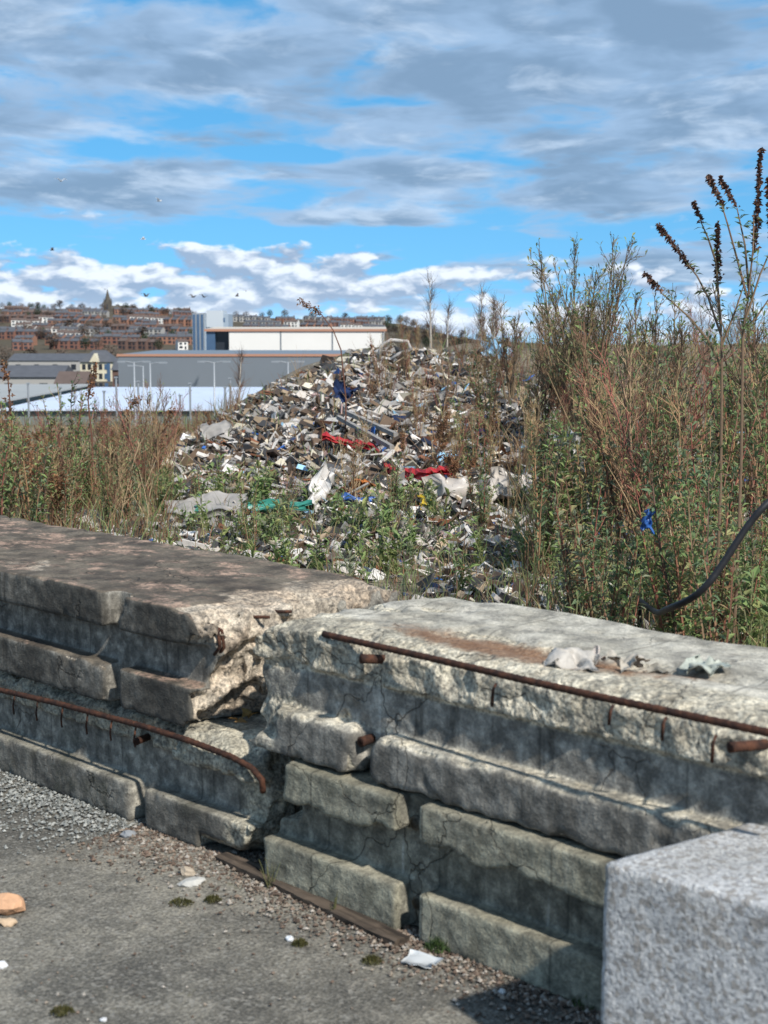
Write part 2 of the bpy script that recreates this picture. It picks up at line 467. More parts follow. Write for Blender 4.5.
# yard slab in front of the wall
def mat_yard():
    m, t = new_mat('yard_concrete')
    ob = t.n('TexCoord').outputs['Object']
    n1, n2, n3, n4 = t.noise(ob, 1.3, 6, .62), t.noise(ob, 7, 6, .66), t.noise(ob, 55, 4, .6), t.noise(ob, 240, 2, .5)
    c = t.mix(t.ramp(n1, .39, .61), (.088, .083, .072), (.215, .198, .162))
    c = t.mix(t.m('MULTIPLY', t.ramp(n2, .42, .66), .8), c, (.085, .08, .07))
    c = t.mix(t.m('MULTIPLY', t.ramp(t.noise(t.vm('ADD', ob, (9, 4, 0)), 16, 5, .7), .5, .68), .6), c, (.24, .22, .185))
    c = t.mix(1.0, c, t.mix(t.ramp(t.noise(ob, 110, 4, .7), .33, .67), (.6, .6, .6), (1.4, 1.4, 1.4)), 'MULTIPLY')
    c = t.mix(t.m('MULTIPLY', t.ramp(n3, .48, .74), .4), c, (.25, .235, .20))
    vo = t.n('TexVoronoi', None, Vector=ob, Scale=95.0)
    c = t.mix(t.m('MULTIPLY', t.ramp(t.xyz(vo.outputs['Color'])[0], .86, .95), .3), c, (.34, .325, .29))
    c = t.mix(t.m('MULTIPLY', t.ramp(t.xyz(vo.outputs['Color'])[1], .85, .95), .35), c, (.06, .057, .052))
    cr = t.n('TexVoronoi', {'feature': 'DISTANCE_TO_EDGE'}, Vector=t.vm('ADD', ob, t.vm('MULTIPLY', t.n('TexNoise', None, Vector=ob, Scale=5.0).outputs[1], (.16, .16, 0))), Scale=.9).outputs[0]
    c = t.mix(t.m('MULTIPLY', t.ramp(cr, .003, .0008), .25), c, (.04, .036, .03))
    mo = t.ramp(t.noise(t.vm('ADD', ob, (5, 2, 0)), 3.1, 5, .7), .66, .72)
    c = t.mix(t.m('MULTIPLY', mo, .7), c, (.075, .07, .03))
    h = t.m('ADD', t.m('ADD', t.m('MULTIPLY', n2, .8), t.m('MULTIPLY', n3, .5)), t.m('ADD', t.m('MULTIPLY', n4, .2), t.m('MULTIPLY', vo.outputs['Distance'], .35)))
    finish(t, c, .93, h, .75, .010, .2)
    return m
WALL_RZ = -math.pi / 4
ys_ = axis([(-12, .6, 1.0), (.6, 3.0, .02), (3.0, 3.75, .15)])
xs_ = axis([(-16, -5.6, 1.0), (-5.6, -1.0, .02), (-1.0, 9, .8)])
yard = link('yard', grid_mesh('yard', xs_, ys_, lambda X, Y: .006 * fbm(X * 2.2, Y * 2.2, 0 * X, 3, 1.0) + .003 * fbm(X * 11, Y * 11, 0 * X, 2, 5.0), [mat_yard()]), rot=(0, 0, WALL_RZ))
tag(yard, kind='structure')

# ------------------------------------------------------------------ the concrete blocks
def surface_nets(Fv, org, h):
    ins = Fv < 0
    nx, ny, nz = [q - 1 for q in Fv.shape]
    cn = [(a, b, c) for a in (0, 1) for b in (0, 1) for c in (0, 1)]
    sl = lambda A, o: A[o[0]:o[0] + nx, o[1]:o[1] + ny, o[2]:o[2] + nz]
    cnt = sum(sl(ins, o).astype(np.int8) for o in cn)
    act = (cnt > 0) & (cnt < 8)
    ci = np.argwhere(act)
    vid = np.full(act.shape, -1, np.int64); vid[act] = np.arange(len(ci))
    acc = np.zeros((len(ci), 3)); num = np.zeros(len(ci))
    for o in cn:
        for ax in range(3):
            if o[ax]: continue
            e = list(o); e[ax] = 1
            fa = Fv[ci[:, 0] + o[0], ci[:, 1] + o[1], ci[:, 2] + o[2]]
            fb = Fv[ci[:, 0] + e[0], ci[:, 1] + e[1], ci[:, 2] + e[2]]
            x = (fa < 0) != (fb < 0)
            tt = np.where(x, fa / np.where(x, fa - fb, 1), 0)
            pos = np.tile(np.array(o, float), (len(ci), 1)); pos[:, ax] += tt
            acc[x] += pos[x]; num[x] += 1
    V = (ci + acc / num[:, None]) * h + np.array(org)
    quads = []
    for ax in range(3):
        a1, a2 = (ax + 1) % 3, (ax + 2) % 3
        A = [slice(None)] * 3; B = [slice(None)] * 3
        A[ax] = slice(0, -1); B[ax] = slice(1, None)
        s0, s1 = ins[tuple(A)], ins[tuple(B)]
        e = np.argwhere(s0 != s1)
        ok = (e[:, a1] > 0) & (e[:, a2] > 0) & (e[:, a1] < Fv.shape[a1] - 1) & (e[:, a2] < Fv.shape[a2] - 1)
        e = e[ok]
        flip = ~s0[e[:, 0], e[:, 1], e[:, 2]]
        c = []
        for u, v in ((0, 0), (1, 0), (1, 1), (0, 1)):
            q = e.copy(); q[:, a1] -= u; q[:, a2] -= v
            c.append(vid[q[:, 0], q[:, 1], q[:, 2]])
        q = np.stack(c, 1); q[flip] = q[flip][:, ::-1]
        quads.append(q)
    return V, np.concatenate(quads)

def rbox(P, lo, hi, r):
    q = [np.abs(P[i] - (lo[i] + hi[i]) / 2) - (hi[i] - lo[i]) / 2 + r for i in range(3)]
    return np.sqrt(sum(np.maximum(k, 0) ** 2 for k in q)) + np.minimum(np.maximum(np.maximum(q[0], q[1]), q[2]), 0) - r
def sbox(P, lo, hi):
    q = [np.abs(P[i] - (lo[i] + hi[i]) / 2) - (hi[i] - lo[i]) / 2 for i in range(3)]
    return np.maximum(np.maximum(q[0], q[1]), q[2])

BH, BT, BW, VOX = .375, .068, .80, .0092
def block_mesh(name, L, grooves, dmg, mat, seed, cuts=None, rust=None, band_rag=0.0, z_hi=.255, z_lo=.13, brk=None):
    """a cast barrier block: core with a band along the top and a ledge along the foot, broken by upright gaps, then chipped and spalled.
       local x along the wall, y into the wall, z up. dmg: dict part -> (edge radius, keep, noise depth)"""
    pad = .05
    xs = np.arange(-pad - .02, L + pad, VOX); ysv = np.arange(-pad, BW + pad, VOX); zs = np.arange(-pad, BH + pad, VOX)
    X, Y, Z = np.meshgrid(xs, ysv, zs, indexing='ij')
    P = (X, Y, Z)
    nA = np.abs(perlin(X * 6 + seed, Y * 6, Z * 6)) * 2.6 - .75 + .35 * perlin(X * 2.2, Y * 2.2 + seed, Z * 2.2)
    nB = np.abs(perlin(X * 15, Y * 15 + seed, Z * 15)) * 2.2 - .6 + .5 * perlin(X * 34, Y * 34, Z * 34 + seed)
    nz = nA * .8 + nB * .42
    zt = fbm(X[:, :, :1] * 1.7, Y[:, :, :1] * 1.7, 0 * X[:, :, :1] + seed, 3, seed)
    parts = [('core', (0, BT, 0), (L, BW, BH))]
    edges = [0] + [g for gg in grooves for g in gg] + [L]
    for a, b in zip(edges[::2], edges[1::2]):
        parts.append(('band', (a, 0, z_hi), (b, BT + .06, BH)))
        parts.append(('ledge', (a, 0, 0), (b, BT + .06, z_lo)))
    tot = sharp = None
    for nm, lo, hi in parts:
        s = sbox(P, lo, hi)
        r, keep, amp = dmg[nm]
        loo = lo
        if nm == 'band' and band_rag:
            s_r = np.maximum(s, (z_hi + band_rag * np.clip(fbm(X[:, :1, :1] * 7, 0 * X[:, :1, :1], 0 * X[:, :1, :1] + seed, 3, seed + 9) + .35, 0, 1)) - Z - .0 * Y)
        else: s_r = s
        c = rbox(P, lo, hi, min(r, (hi[2] - lo[2]) * .48, (hi[1] - lo[1]) * .48)) - keep + amp * nz
        d = np.maximum(s_r, c)
        tot = d if tot is None else np.minimum(tot, d)
        sharp = s if sharp is None else np.minimum(sharp, s)
    if cuts is not None:
        tot = np.maximum(tot, cuts(X, Y, Z, nA, nB, zt))
    tot = tot + nB * .0016
    V, Q = surface_nets(tot, (xs[0], ysv[0], zs[0]), VOX)
    VP = (V[:, 0], V[:, 1], V[:, 2])
    sh = None
    for nm, lo, hi in parts:
        s = sbox(VP, lo, hi)
        sh = s if sh is None else np.minimum(sh, s)
    broken = sstep(.006, .016, -sh)
    if brk is not None: broken = np.maximum(broken, brk(*VP))
    ru = rust(*VP) if rust is not None else np.zeros(len(V))
    return make_mesh(name, V, Q, True, [mat], attrs={'broken': broken, 'rust': ru, 'proud': sstep(.030, .012, V[:, 1])})

M_LT = mat_concrete('concrete_dark_top', (.15, .14, .122), (.25, .235, .205), (.095, .076, .06), (.155, .13, .10), (.42, .335, .255), (.27, .225, .18), (.45, .395, .325), .6, 0, (.48, .33, .25), .95)
M_LB = mat_concrete('concrete_grey', (.185, .173, .15), (.30, .282, .242), (.22, .205, .17), (.31, .29, .24), (.46, .42, .33), (.28, .265, .225), (.37, .345, .28), .7, .15, None, .7)
M_RT = mat_concrete('concrete_pale', (.19, .18, .16), (.31, .295, .262), (.36, .335, .28), (.50, .47, .405), (.48, .43, .335), (.34, .315, .26), (.55, .51, .42), .8, 0, None, .45)
M_RB = mat_concrete('concrete_greenish', (.155, .147, .12), (.255, .242, .195), (.22, .205, .155), (.31, .29, .225), (.42, .39, .30), (.29, .275, .22), (.35, .33, .265), .6, .08, None, .6, (.34, .325, .245))
M_RUST = mat_rust('rusty_steel')

def block(name, s0, s1, n0, z0, grooves, dmg, mat, seed, label, yaw=0.0, **kw):
    L = s1 - s0
    me = block_mesh(name, L, [(a - s0, b - s0) for a, b in grooves], dmg, mat, seed, **kw)
    root = empty(name, wall_pt(s0, n0, z0), WALL_RZ + yaw)
    link('concrete_body', me, root)
    tag(root, label, 'concrete block', 'stacked concrete blocks')
    return root
def loc_of(root, p):
    """world point -> local point of an upright thing"""
    return Matrix.Rotation(-root.rotation_euler.z, 4, 'Z') @ (Vector(p) - root.location)
def on_front(px, py, n=2.74):
    d = ray(px, py); t = n / d.dot(WN)
    return d * t + Vector((0, 0, CAM_H))
def on_z(px, py, z):
    d = ray(px, py); t = (z - CAM_H) / d.z
    return d * t + Vector((0, 0, CAM_H))

# left stack
def cut_lt(X, Y, Z, nA, nB, zt):
    L = 2.65
    end = X - (L - .06 - .10 * np.clip(1 - Z / BH, 0, 1) ** 1.5 - .05 * np.clip((Z - .3) / .08, 0, 1)) + .055 * nA + .028 * nB - .05 * np.clip((Y - .2) / .6, 0, 1)
    top = Z - (BH - .004 + .012 * zt - .05 * sstep(L - .25, L, X) * (1 + nA))
    chip = .075 - np.sqrt((X - (L - .50)) ** 2 + (Y + .02) ** 2 + (Z - .36) ** 2) + .02 * nB
    return np.maximum(np.maximum(end, top), chip)
LT = block('concrete_block', -6.12, -3.47, 2.74, .372, [(-4.035, -3.95)], {'core': (.05, .022, .016), 'band': (.035, .013, .014), 'ledge': (.04, .013, .016)}, M_LT, 1.3,
           'dark stained concrete block with crumbling pinkish end, upper block of the far stack', cuts=cut_lt)
def cut_lb(X, Y, Z, nA, nB, zt):
    L = 2.7
    e = L - .02 - .06 * nA - .02 * nB
    rr = .17
    qx, qz = np.maximum(X - (e - rr), 0), np.maximum(np.abs(Z - BH / 2) - (BH / 2 - rr), 0)
    qy = np.maximum(.13 - Y, 0)
    end = np.sqrt(qx ** 2 + qz ** 2 + (qy * (X > L - .3)) ** 2) - rr
    front = (BH - .005) - .085 * 0 - Z
    slope = (Z - .30) * .9 - (Y - .012) * .55 - .02 - .018 * nA - .010 * nB + .012 * np.abs(np.sin(X * 19))
    top = Z - (BH - .006 + .008 * zt)
    slope = np.where(X < L - .42, slope, slope - .03)
    spall = np.where((Z > .25) & (X < L - .40 + .05 * nA), (.046 + .010 * nA + .008 * nB) - Y, -1.0)
    slope = np.maximum(slope, spall)
    return np.maximum(np.maximum(end, slope), top)
LB = block('concrete_block', -5.95, -3.25, 2.74, .0, [(-3.905, -3.825)], {'core': (.05, .02, .018), 'band': (.05, .006, .02), 'ledge': (.035, .012, .014)}, M_LB, 4.7,
           'grey concrete block with a long bent rusty rebar, lower block of the far stack', cuts=cut_lb, brk=lambda x, y, z: np.clip(.75 * sstep(.24, .27, z) * sstep(.3, .1, y) + .8 * sstep(2.45, 2.6, x), 0, 1))
# right stack
def cut_rt(X, Y, Z, nA, nB, zt):
    e = .02 + .05 * nA + .006 * nB + .05 * np.clip((Y - .45) / .3, 0, 1)
    rr = .13
    qx, qz = np.maximum((e + rr) - X, 0), np.maximum(Z - (BH - rr), 0)
    end = np.sqrt(qx ** 2 + qz ** 2) - rr
    notch = (.13 - np.sqrt((X - .02) ** 2 * .6 + (Y + .02) ** 2 * 1.2 + (Z - .10) ** 2 * 1.6)) + .05 * nA + .006 * nB
    slope = (Z - .325) * .85 - (Y - .0) * .42 - .020 * nA - .006 * nB - .004
    spall = np.where(Z > .235 + .02 * nA, (.052 + .012 * nA + .005 * nB) - Y - .10 * np.clip(.30 - Z, 0, 1), -1.0)
    trough = .030 * np.exp(-((X - .80) / .42) ** 2 - ((Y - .28) / .09) ** 2) + .03 * np.exp(-((X - 1.32) / .25) ** 2 - ((Y - .34) / .07) ** 2)
    top = Z - (BH + .012 + .026 * zt + .010 * nA + .003 * nB - trough - .05 * sstep(.68, .8, Y + .03 * nA) - .03 * sstep(.5, .0, X) * Y)
    gouge = (.055 - np.sqrt((X - .35) ** 2 * .4 + (Y) ** 2 + (Z - .31) ** 2)) + .03 * nA
    return np.maximum(np.maximum(np.maximum(end, slope), np.maximum(top, notch)), np.maximum(gouge, spall))
def rust_rt(x, y, z):
    return 1.4 * np.exp(-((x - .82) / .42) ** 2 - ((y - .24) / .10) ** 2) * (z > .3) + .5 * np.exp(-((x - 1.3) / .2) ** 2 - ((y - .33) / .05) ** 2) * (z > .3)
RT = block('concrete_block', -3.33, -0.85, 2.742, .378, [(-2.875, -2.80)], {'core': (.08, .012, .018), 'band': (.055, .004, .016), 'ledge': (.045, .006, .013)}, M_RT, 8.2,
           'pale badly spalled concrete block with long straight rusty bar, upper block of the near stack', cuts=cut_rt, rust=rust_rt, brk=lambda x, y, z: np.clip(sstep(.225, .26, z) * sstep(.30, .10, y) + .55 * sstep(.09, .13, z) * sstep(.16, .125, z) + .45 * sstep(.25, .12, x) * (y < .2) + .25 * (z > .3), 0, 1))
def cut_rb(X, Y, Z, nA, nB, zt):
    e = .01 + .02 * nA + .09 * sstep(.17, .21, Z + .02 * nA) * (1 - 0 * Y)
    top = Z - (BH - .004 + .006 * zt)
    return np.maximum(e - X, top)
RB = block('concrete_block', -3.215, -0.9, 2.715, .0, [(-2.675, -2.59)], {'core': (.04, .018, .012), 'band': (.03, .014, .010), 'ledge': (.03, .013, .009)}, M_RB, 12.9,
           'greenish grey concrete block with two round holes, lower block of the near stack', cuts=cut_rb, band_rag=.035)

# rebar and fittings, cast into their blocks
def bar(root, name, pts, rad, n=8, mat=M_RUST, ridged=False):
    b = MB()
    pl = [loc_of(root, p) for p in pts]
    if ridged:
        fine, rr = [], []
        for a, c in zip(pl[:-1], pl[1:]):
            k = max(2, int((c - a).length / .012))
            for i in range(k):
                fine.append(a.lerp(c, i / k)); rr.append(rad * (1.0 + (.14 if len(fine) % 2 else 0)))
        fine.append(pl[-1]); rr.append(rad)
        pl, rad = fine, rr
    b.tube(pl, rad, n)
    return b.build(name, mat, root, True)
bar(RT, 'rebar', [on_front(324, 634, 2.80), on_front(372, 645, 2.775), on_front(430, 658, 2.75), on_front(520, 679, 2.725), on_front(600, 697, 2.71), on_front(690, 716, 2.70), on_front(770, 733, 2.695), on_front(860, 752, 2.70)], .0085, ridged=True)
bar(LB, 'rebar', [on_front(-60, 676, 2.745), on_front(0, 690, 2.74), on_front(60, 704, 2.735), on_front(146, 727, 2.73), on_front(190, 741, 2.728), on_front(232, 757, 2.732), on_front(252, 768, 2.745), on_front(262, 780, 2.755), on_front(263, 792, 2.765)], .009, ridged=True)
for px in (15, 38, 63, 88, 112, 136):
    y0 = 690 + px * .27
    bar(LB, 'stirrup', [on_front(px, y0, 2.765), on_front(px - 2, y0 + 12, 2.745), on_front(px - 1, y0 + 20, 2.762)], .0032, 6)
for px, py, l in ((494, 690, 16), (664, 724, 16), (714, 742, 20), (611, 712, 12)):
    bar(RT, 'stirrup', [on_front(px + 2, py - 6, 2.765), on_front(px - 1, py, 2.735), on_front(px - 2, py + l, 2.758)], .0042, 6)
for px, py in ((232, 628), (237, 630), (246, 632)):
    q = wall_pt(-3.47, 2.80 + (px - 232) * .02, .66)
for k, (n_, z_) in enumerate(((2.80, .665), (2.815, .66), (2.93, .70), (3.02, .705))):
    bar(LT, 'rebar', [wall_pt(-3.56, n_, z_ + .03), wall_pt(-3.505 , n_ - .004, z_ + .02), wall_pt(-3.495, n_ - .006, z_ - .03), wall_pt(-3.53, n_, z_ - .06)] if k < 2 else
        [wall_pt(-3.56, n_, z_), wall_pt(-3.47, n_ + .04, z_ + .005)], .0055, 6)
def stub(root, c, d, r, ln):
    b = MB(); c = loc_of(root, c); d = (Matrix.Rotation(-root.rotation_euler.z, 3, 'Z') @ Vector(d)).normalized()
    b.tube([c - d * .05, c, c + d * ln * .6, c + d * ln, c + d * ln, c + d * (ln - .02)], [r, r, r * 1.0, r * 1.08, r * .62, r * .55], 10)
    return b.build('pipe_stub', M_RUST, root, True)
stub(RT, on_front(373, 659, 2.765), -WN * .8 + WS * -.35 + Vector((0, 0, .1)), .013, .035)
stub(RT, on_front(746, 746, 2.755), -WN * .9 + WS * -.5, .012, .04)
stub(RT, on_front(364, 741, 2.775), -WN + WS * .1, .014, .012)
stub(LB, on_front(140, 740, 2.765), -WN + WS * .3, .012, .022)
M_HOLE = mat_plain('hole_shade', (.03, .027, .022), .95)  # near-black colour paints the shade inside the bolt holes, which are not cut in
for px, py in ((418, 822), (420.5, 902)):
    b = MB(); c = loc_of(RB, on_front(px, py, 2.715 + BT)); 
    b.tube([c + Vector((0, -.004, 0)), c + Vector((0, -.014, 0)), c + Vector((0, -.014, 0)), c + Vector((0, .0, 0))], [.021, .0195, .014, .0135], 12, cap=False)
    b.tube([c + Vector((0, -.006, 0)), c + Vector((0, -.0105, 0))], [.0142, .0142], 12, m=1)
    b.build('bolt_hole', [mat_plain('hole_rim', (.10, .09, .07), .9), M_HOLE], RB, True)

# granite block in the corner
def mat_granite():
    m, t = new_mat('granite')
    ob = t.n('TexCoord').outputs['Object']
    v1 = t.n('TexVoronoi', None, Vector=ob, Scale=150.0).outputs['Color']
    v2 = t.n('TexVoronoi', None, Vector=ob, Scale=80.0).outputs['Color']
    n = t.noise(ob, 90, 4, .65)
    a = t.xyz(v1)
    c = t.mix(a[0], (.42, .42, .42), (.60, .595, .58))
    c = t.mix(t.m('MULTIPLY', t.ramp(a[1], .70, .86), .5), c, (.13, .13, .135))
    c = t.mix(t.m('MULTIPLY', t.ramp(t.xyz(v2)[0], .72, .82), .7), c, (.26, .235, .205))
    c = t.mix(t.m('MULTIPLY', t.ramp(n, .50, .68), .55), c, (.17, .165, .155))
    c = t.mix(t.m('MULTIPLY', t.ramp(t.noise(ob, 5, 5, .6), .45, .7), .35), c, (.22, .21, .185))
    h = t.m('ADD', n, t.m('MULTIPLY', t.noise(ob, 260, 2), .4))
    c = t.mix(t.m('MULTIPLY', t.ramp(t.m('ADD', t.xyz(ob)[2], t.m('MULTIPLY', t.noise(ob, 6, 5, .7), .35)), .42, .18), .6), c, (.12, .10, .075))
    finish(t, c, .8, h, .8, .010, .25)
    return m
def granite():
    c0 = on_z(600, 861, .52); c1 = on_z(768, 815, .52); c2 = on_z(768, 905, .52)
    e1 = (c1 - c0).normalized(); e2 = (c2 - c0).normalized()
    h = .014
    xs = np.arange(-.06, .78, h); ysv = np.arange(-.06, .78, h); zs = np.arange(-.06, .60, h)
    X, Y, Z = np.meshgrid(xs, ysv, zs, indexing='ij')
    nA = fbm(X * 6, Y * 6, Z * 6, 2, 31.0); nB = fbm(X * 24, Y * 24, Z * 24, 2, 33.0)
    Ft = rbox((X, Y, Z), (0, 0, 0), (.7, .7, .52), .010) + .004 * nA + .006 * np.abs(nB)
    und = (.15 + .03 * nA - Z) * .75 - (X + .0) * .9 - .0
    und2 = (.12 + .02 * nA - Z) * .6 - Y
    Ft = np.maximum(Ft, np.maximum(und, und2))
    Ft = np.maximum(Ft, -Z)
    V, Q = surface_nets(Ft, (xs[0], ysv[0], zs[0]), h)
    # local frame: x along e2 (front edge), y along e1 (edge running back)
    W = np.outer(V[:, 0], np.array(e2)) + np.outer(V[:, 1], np.array(e1)) + np.outer(V[:, 2], (0, 0, 1))
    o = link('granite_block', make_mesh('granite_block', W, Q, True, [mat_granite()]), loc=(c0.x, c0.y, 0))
    tag(o, 'rough grey speckled granite block close by in front of the stack', 'granite block')
granite()

rnd = random.Random(11)
U = rnd.uniform
# ------------------------------------------------------------------ labels that single things out
LANDMARKS = [('the red plastic strip', 385, 470), ('the light blue bag', 498, 352), ('the white plastic heap', 495, 502), ('the deep blue bag', 652, 518),
             ('the black hose', 715, 575), ('the teal sheet', 255, 515), ('the grey slabs', 200, 512), ('the blue rag', 345, 402), ('the heap crest', 400, 348),
             ('the heap foot', 185, 450), ('the brick red dock', 70, 440), ('the far stack top', 110, 530), ('the pale block', 560, 600),
             ('the twiggy bush', 585, 290), ('the tall flower spikes', 720, 230), ('the white carrier bag', 568, 450), ('the white sheds', 165, 398), ('the orange scrap', 368, 493),
             ('the frame edge', 10, 470)]
PENDING = []
def later(o, base, cat, group, pt=None):
    tag(o, None, cat, group)
    PENDING.append((o, base, pt))
ORD = ['', 'leftmost', 'second', 'third', 'fourth', 'fifth', 'sixth', 'seventh', 'eighth', 'ninth', 'tenth', 'eleventh', 'twelfth', 'thirteenth', 'fourteenth', 'fifteenth', 'sixteenth',
       'seventeenth', 'eighteenth', 'nineteenth', 'twentieth']
def ordinal(i):
    if i <= 20: return ORD[i]
    tens = {2: 'twenty', 3: 'thirty', 4: 'forty', 5: 'fifty'}[i // 10]
    return tens + ('-' + ORD[i % 10].replace('leftmost', 'first') if i % 10 else 'th')
def settle_labels():
    by = {}
    for o, base, pt in PENDING:
        px, py = to_px(pt if pt is not None else o.location)
        best = min(LANDMARKS, key=lambda q: math.hypot(q[1] - px, (q[2] - py) * 1.3))
        ddx, ddy = px - best[1], py - best[2]
        if math.hypot(ddx, ddy) < 16: rel = 'beside'
        elif abs(ddx) > abs(ddy): rel = 'right of' if ddx > 0 else 'left of'
        else: rel = 'below' if ddy > 0 else 'above'
        by.setdefault((base, f'{rel} {best[0]}'), []).append((px, o))
    for (base, where), rows in by.items():
        rows.sort(key=lambda q: q[0])
        for i, (px, o) in enumerate(rows):
            if len(rows) == 1: o['label'] = f'{base} {where}'
            else: o['label'] = f'{base} {where}, {ordinal(i + 1)}' + ('' if i == 0 else ' from left')

# ------------------------------------------------------------------ rubbish
M_SCRAP = mat_tint('rubbish_scrap', .65, .35, 14, .4, 'object', bump=.4)
M_SCRAPV = mat_tint('rubbish_mass', .7, .3, 25, .35)
M_FILM = mat_tint('plastic_film', .35, .15, 10, .5, 'object', trans=.25)
M_CLOTH = mat_tint('rag_cloth', .95, .35, 40, .1, 'object', bump=.6)
M_WOOD = mat_tint('old_wood', .9, .5, 18, .15, 'object', bump=.5)

def crumple_grid(rs, nx, ny, sx, sy, amp, curl=0.0, th=.004):
    x = np.linspace(-sx / 2, sx / 2, nx); y = np.linspace(-sy / 2, sy / 2, ny)
    X, Y = np.meshgrid(x, y, indexing='ij')
    so = rs.uniform(0, 50)
    Z = amp * (fbm(X / sx * 2.2 + so, Y / sy * 2.2, 0 * X, 2, so) * 1.3) + curl * (X / sx) ** 2 * sx
    X = X + amp * .7 * fbm(X / sx * 3, Y / sy * 3, 0 * X + 3, 2, so + 5); Y = Y + amp * .7 * fbm(X / sx * 3, Y / sy * 3, 0 * X + 8, 2, so + 9)
    # torn outline
    edge = np.maximum(np.abs(X / sx), np.abs(Y / sy)) * 2
    k = 1 - .22 * edge * np.clip(fbm(X / sx * 2 + 9, Y / sy * 2, 0 * X, 2, so + 20), -1, 1)
    X, Y = X * k, Y * k
    top = np.stack([X, Y, Z + th], -1).reshape(-1, 3); bot = np.stack([X, Y, Z], -1).reshape(-1, 3)
    idx = np.arange(nx * ny).reshape(nx, ny); n = nx * ny
    q = np.stack([idx[:-1, :-1], idx[1:, :-1], idx[1:, 1:], idx[:-1, 1:]], -1).reshape(-1, 4)
    rim = [idx[i, 0] for i in range(nx)] + [idx[-1, j] for j in range(1, ny)] + [idx[i, -1] for i in range(nx - 2, -1, -1)] + [idx[0, j] for j in range(ny - 2, 0, -1)]
    side = [(rim[i], rim[i] + n, rim[(i + 1) % len(rim)] + n, rim[(i + 1) % len(rim)]) for i in range(len(rim))]
    V = np.concatenate([top, bot]); Fq = [tuple(a) for a in q] + [tuple(a[::-1] + n) for a in q] + [tuple(a[::-1]) for a in side]
    return V, Fq
rs = np.random.RandomState(5)
SCRAP = {}
SCRAP['sheet'] = [make_mesh('scrap_sheet', *crumple_grid(rs, 7, 6, 1.0, .7, .30, rs.uniform(-.3, .3), .008), True, [M_FILM]) for i in range(6)]
SCRAP['rag'] = [make_mesh('scrap_rag', *crumple_grid(rs, 9, 8, .9, .7, .42, rs.uniform(-.6, .2), .02), True, [M_CLOTH]) for i in range(5)]
def chunk(sub, sq, amp, seed):
    import bmesh
    bm = bmesh.new(); bmesh.ops.create_icosphere(bm, subdivisions=sub, radius=.5)
    for v in bm.verts:
        n = float(fbm(np.array([v.co.x * 2.1]), np.array([v.co.y * 2.1]), np.array([v.co.z * 2.1]), 2, seed)[0])
        v.co *= 1 + amp * n
        v.co.x *= sq[0]; v.co.y *= sq[1]; v.co.z *= sq[2]
    me = bpy.data.meshes.new('chunk'); bm.to_mesh(me); bm.free()
    return me
SCRAP['chunk'] = []
for i in range(5):
    me = chunk(1, (1, U(.6, .9), U(.35, .6)), .5, i * 3.7 + 1); me.materials.append(M_SCRAP); SCRAP['chunk'].append(me)
def board_mesh(i):
    b = MB(); n = 7
    a = [(-.5 + U(-.04, .04), -.5), (-.1, -.5 + U(0, .1)), (.5 + U(-.1, .03), -.5 + U(0, .15)), (.5, U(-.2, .2)), (.5 - U(0, .18), .5), (.1, .5 - U(0, .08)), (-.5 + U(0, .12), .5)]
    vs = [(x, y * .55, .03 + .05 * math.sin(x * 3 + i)) for x, y in a] + [(x, y * .55, .05 * math.sin(x * 3 + i)) for x, y in a]
    b.add(vs, [tuple(range(n)), tuple(range(2 * n - 1, n - 1, -1))] + [(k, k + n, (k + 1) % n + n, (k + 1) % n) for k in range(n)], (.5, .5, .5))
    return b.mesh('scrap_board', M_SCRAP)
SCRAP['panel'] = [board_mesh(i) for i in range(5)]
def stick_mesh(i):
    b = MB(); b.box((-.5, -.035, -.02), (.5, .035, .02)); b.v = [(x, y + .03 * math.sin(x * 4 + i), z + .04 * x * x * (i - 1) + U(-.006, .006)) for x, y, z in b.v]
    return b.mesh('scrap_plank', M_WOOD)
SCRAP['plank'] = [stick_mesh(i) for i in range(4)]
def pipe_mesh(i):
    b = MB(); pts = [Vector((-.5 + k * .2, .10 * math.sin(k * 1.3 + i), .10 * math.cos(k * 1.1 + i * 2))) for k in range(6)]
    b.tube(pts, [.026, .025, .027, .025, .026, .024], 6); return b.mesh('scrap_pipe', M_SCRAP, True)
SCRAP['pipe'] = [pipe_mesh(i) for i in range(4)]

COLR = {'white': (.70, .67, .64), 'off-white': (.56, .51, .46), 'pale grey': (.42, .395, .37), 'grey': (.25, .235, .22), 'charcoal': (.055, .056, .06), 'black': (.02, .02, .022), 'tan': (.36, .27, .18),
        'brown': (.13, .085, .055), 'dark brown': (.06, .042, .032), 'cream': (.58, .52, .40), 'blue': (.035, .12, .38), 'light blue': (.30, .52, .70), 'red': (.36, .018, .022), 'orange': (.50, .16, .035),
        'rust-brown': (.17, .065, .03), 'green': (.05, .20, .12), 'teal': (.06, .30, .24), 'yellow': (.62, .46, .05), 'pinkish': (.50, .34, .31), 'navy': (.02, .035, .09)}
def ground_normal(x, y):
    e = .15
    return Vector((gz(x - e, y) - gz(x + e, y), gz(x, y - e) - gz(x, y + e), 2 * e)).normalized()
KINDNAME = {'sheet': ('plastic_scrap', 'crumpled plastic scrap'), 'rag': ('cloth_rag', 'crumpled cloth rag'), 'chunk': ('rubble_chunk', 'rubble lump'), 'panel': ('board_fragment', 'broken board'),
            'plank': ('timber_offcut', 'timber offcut'), 'pipe': ('bent_pipe', 'bent tube')}
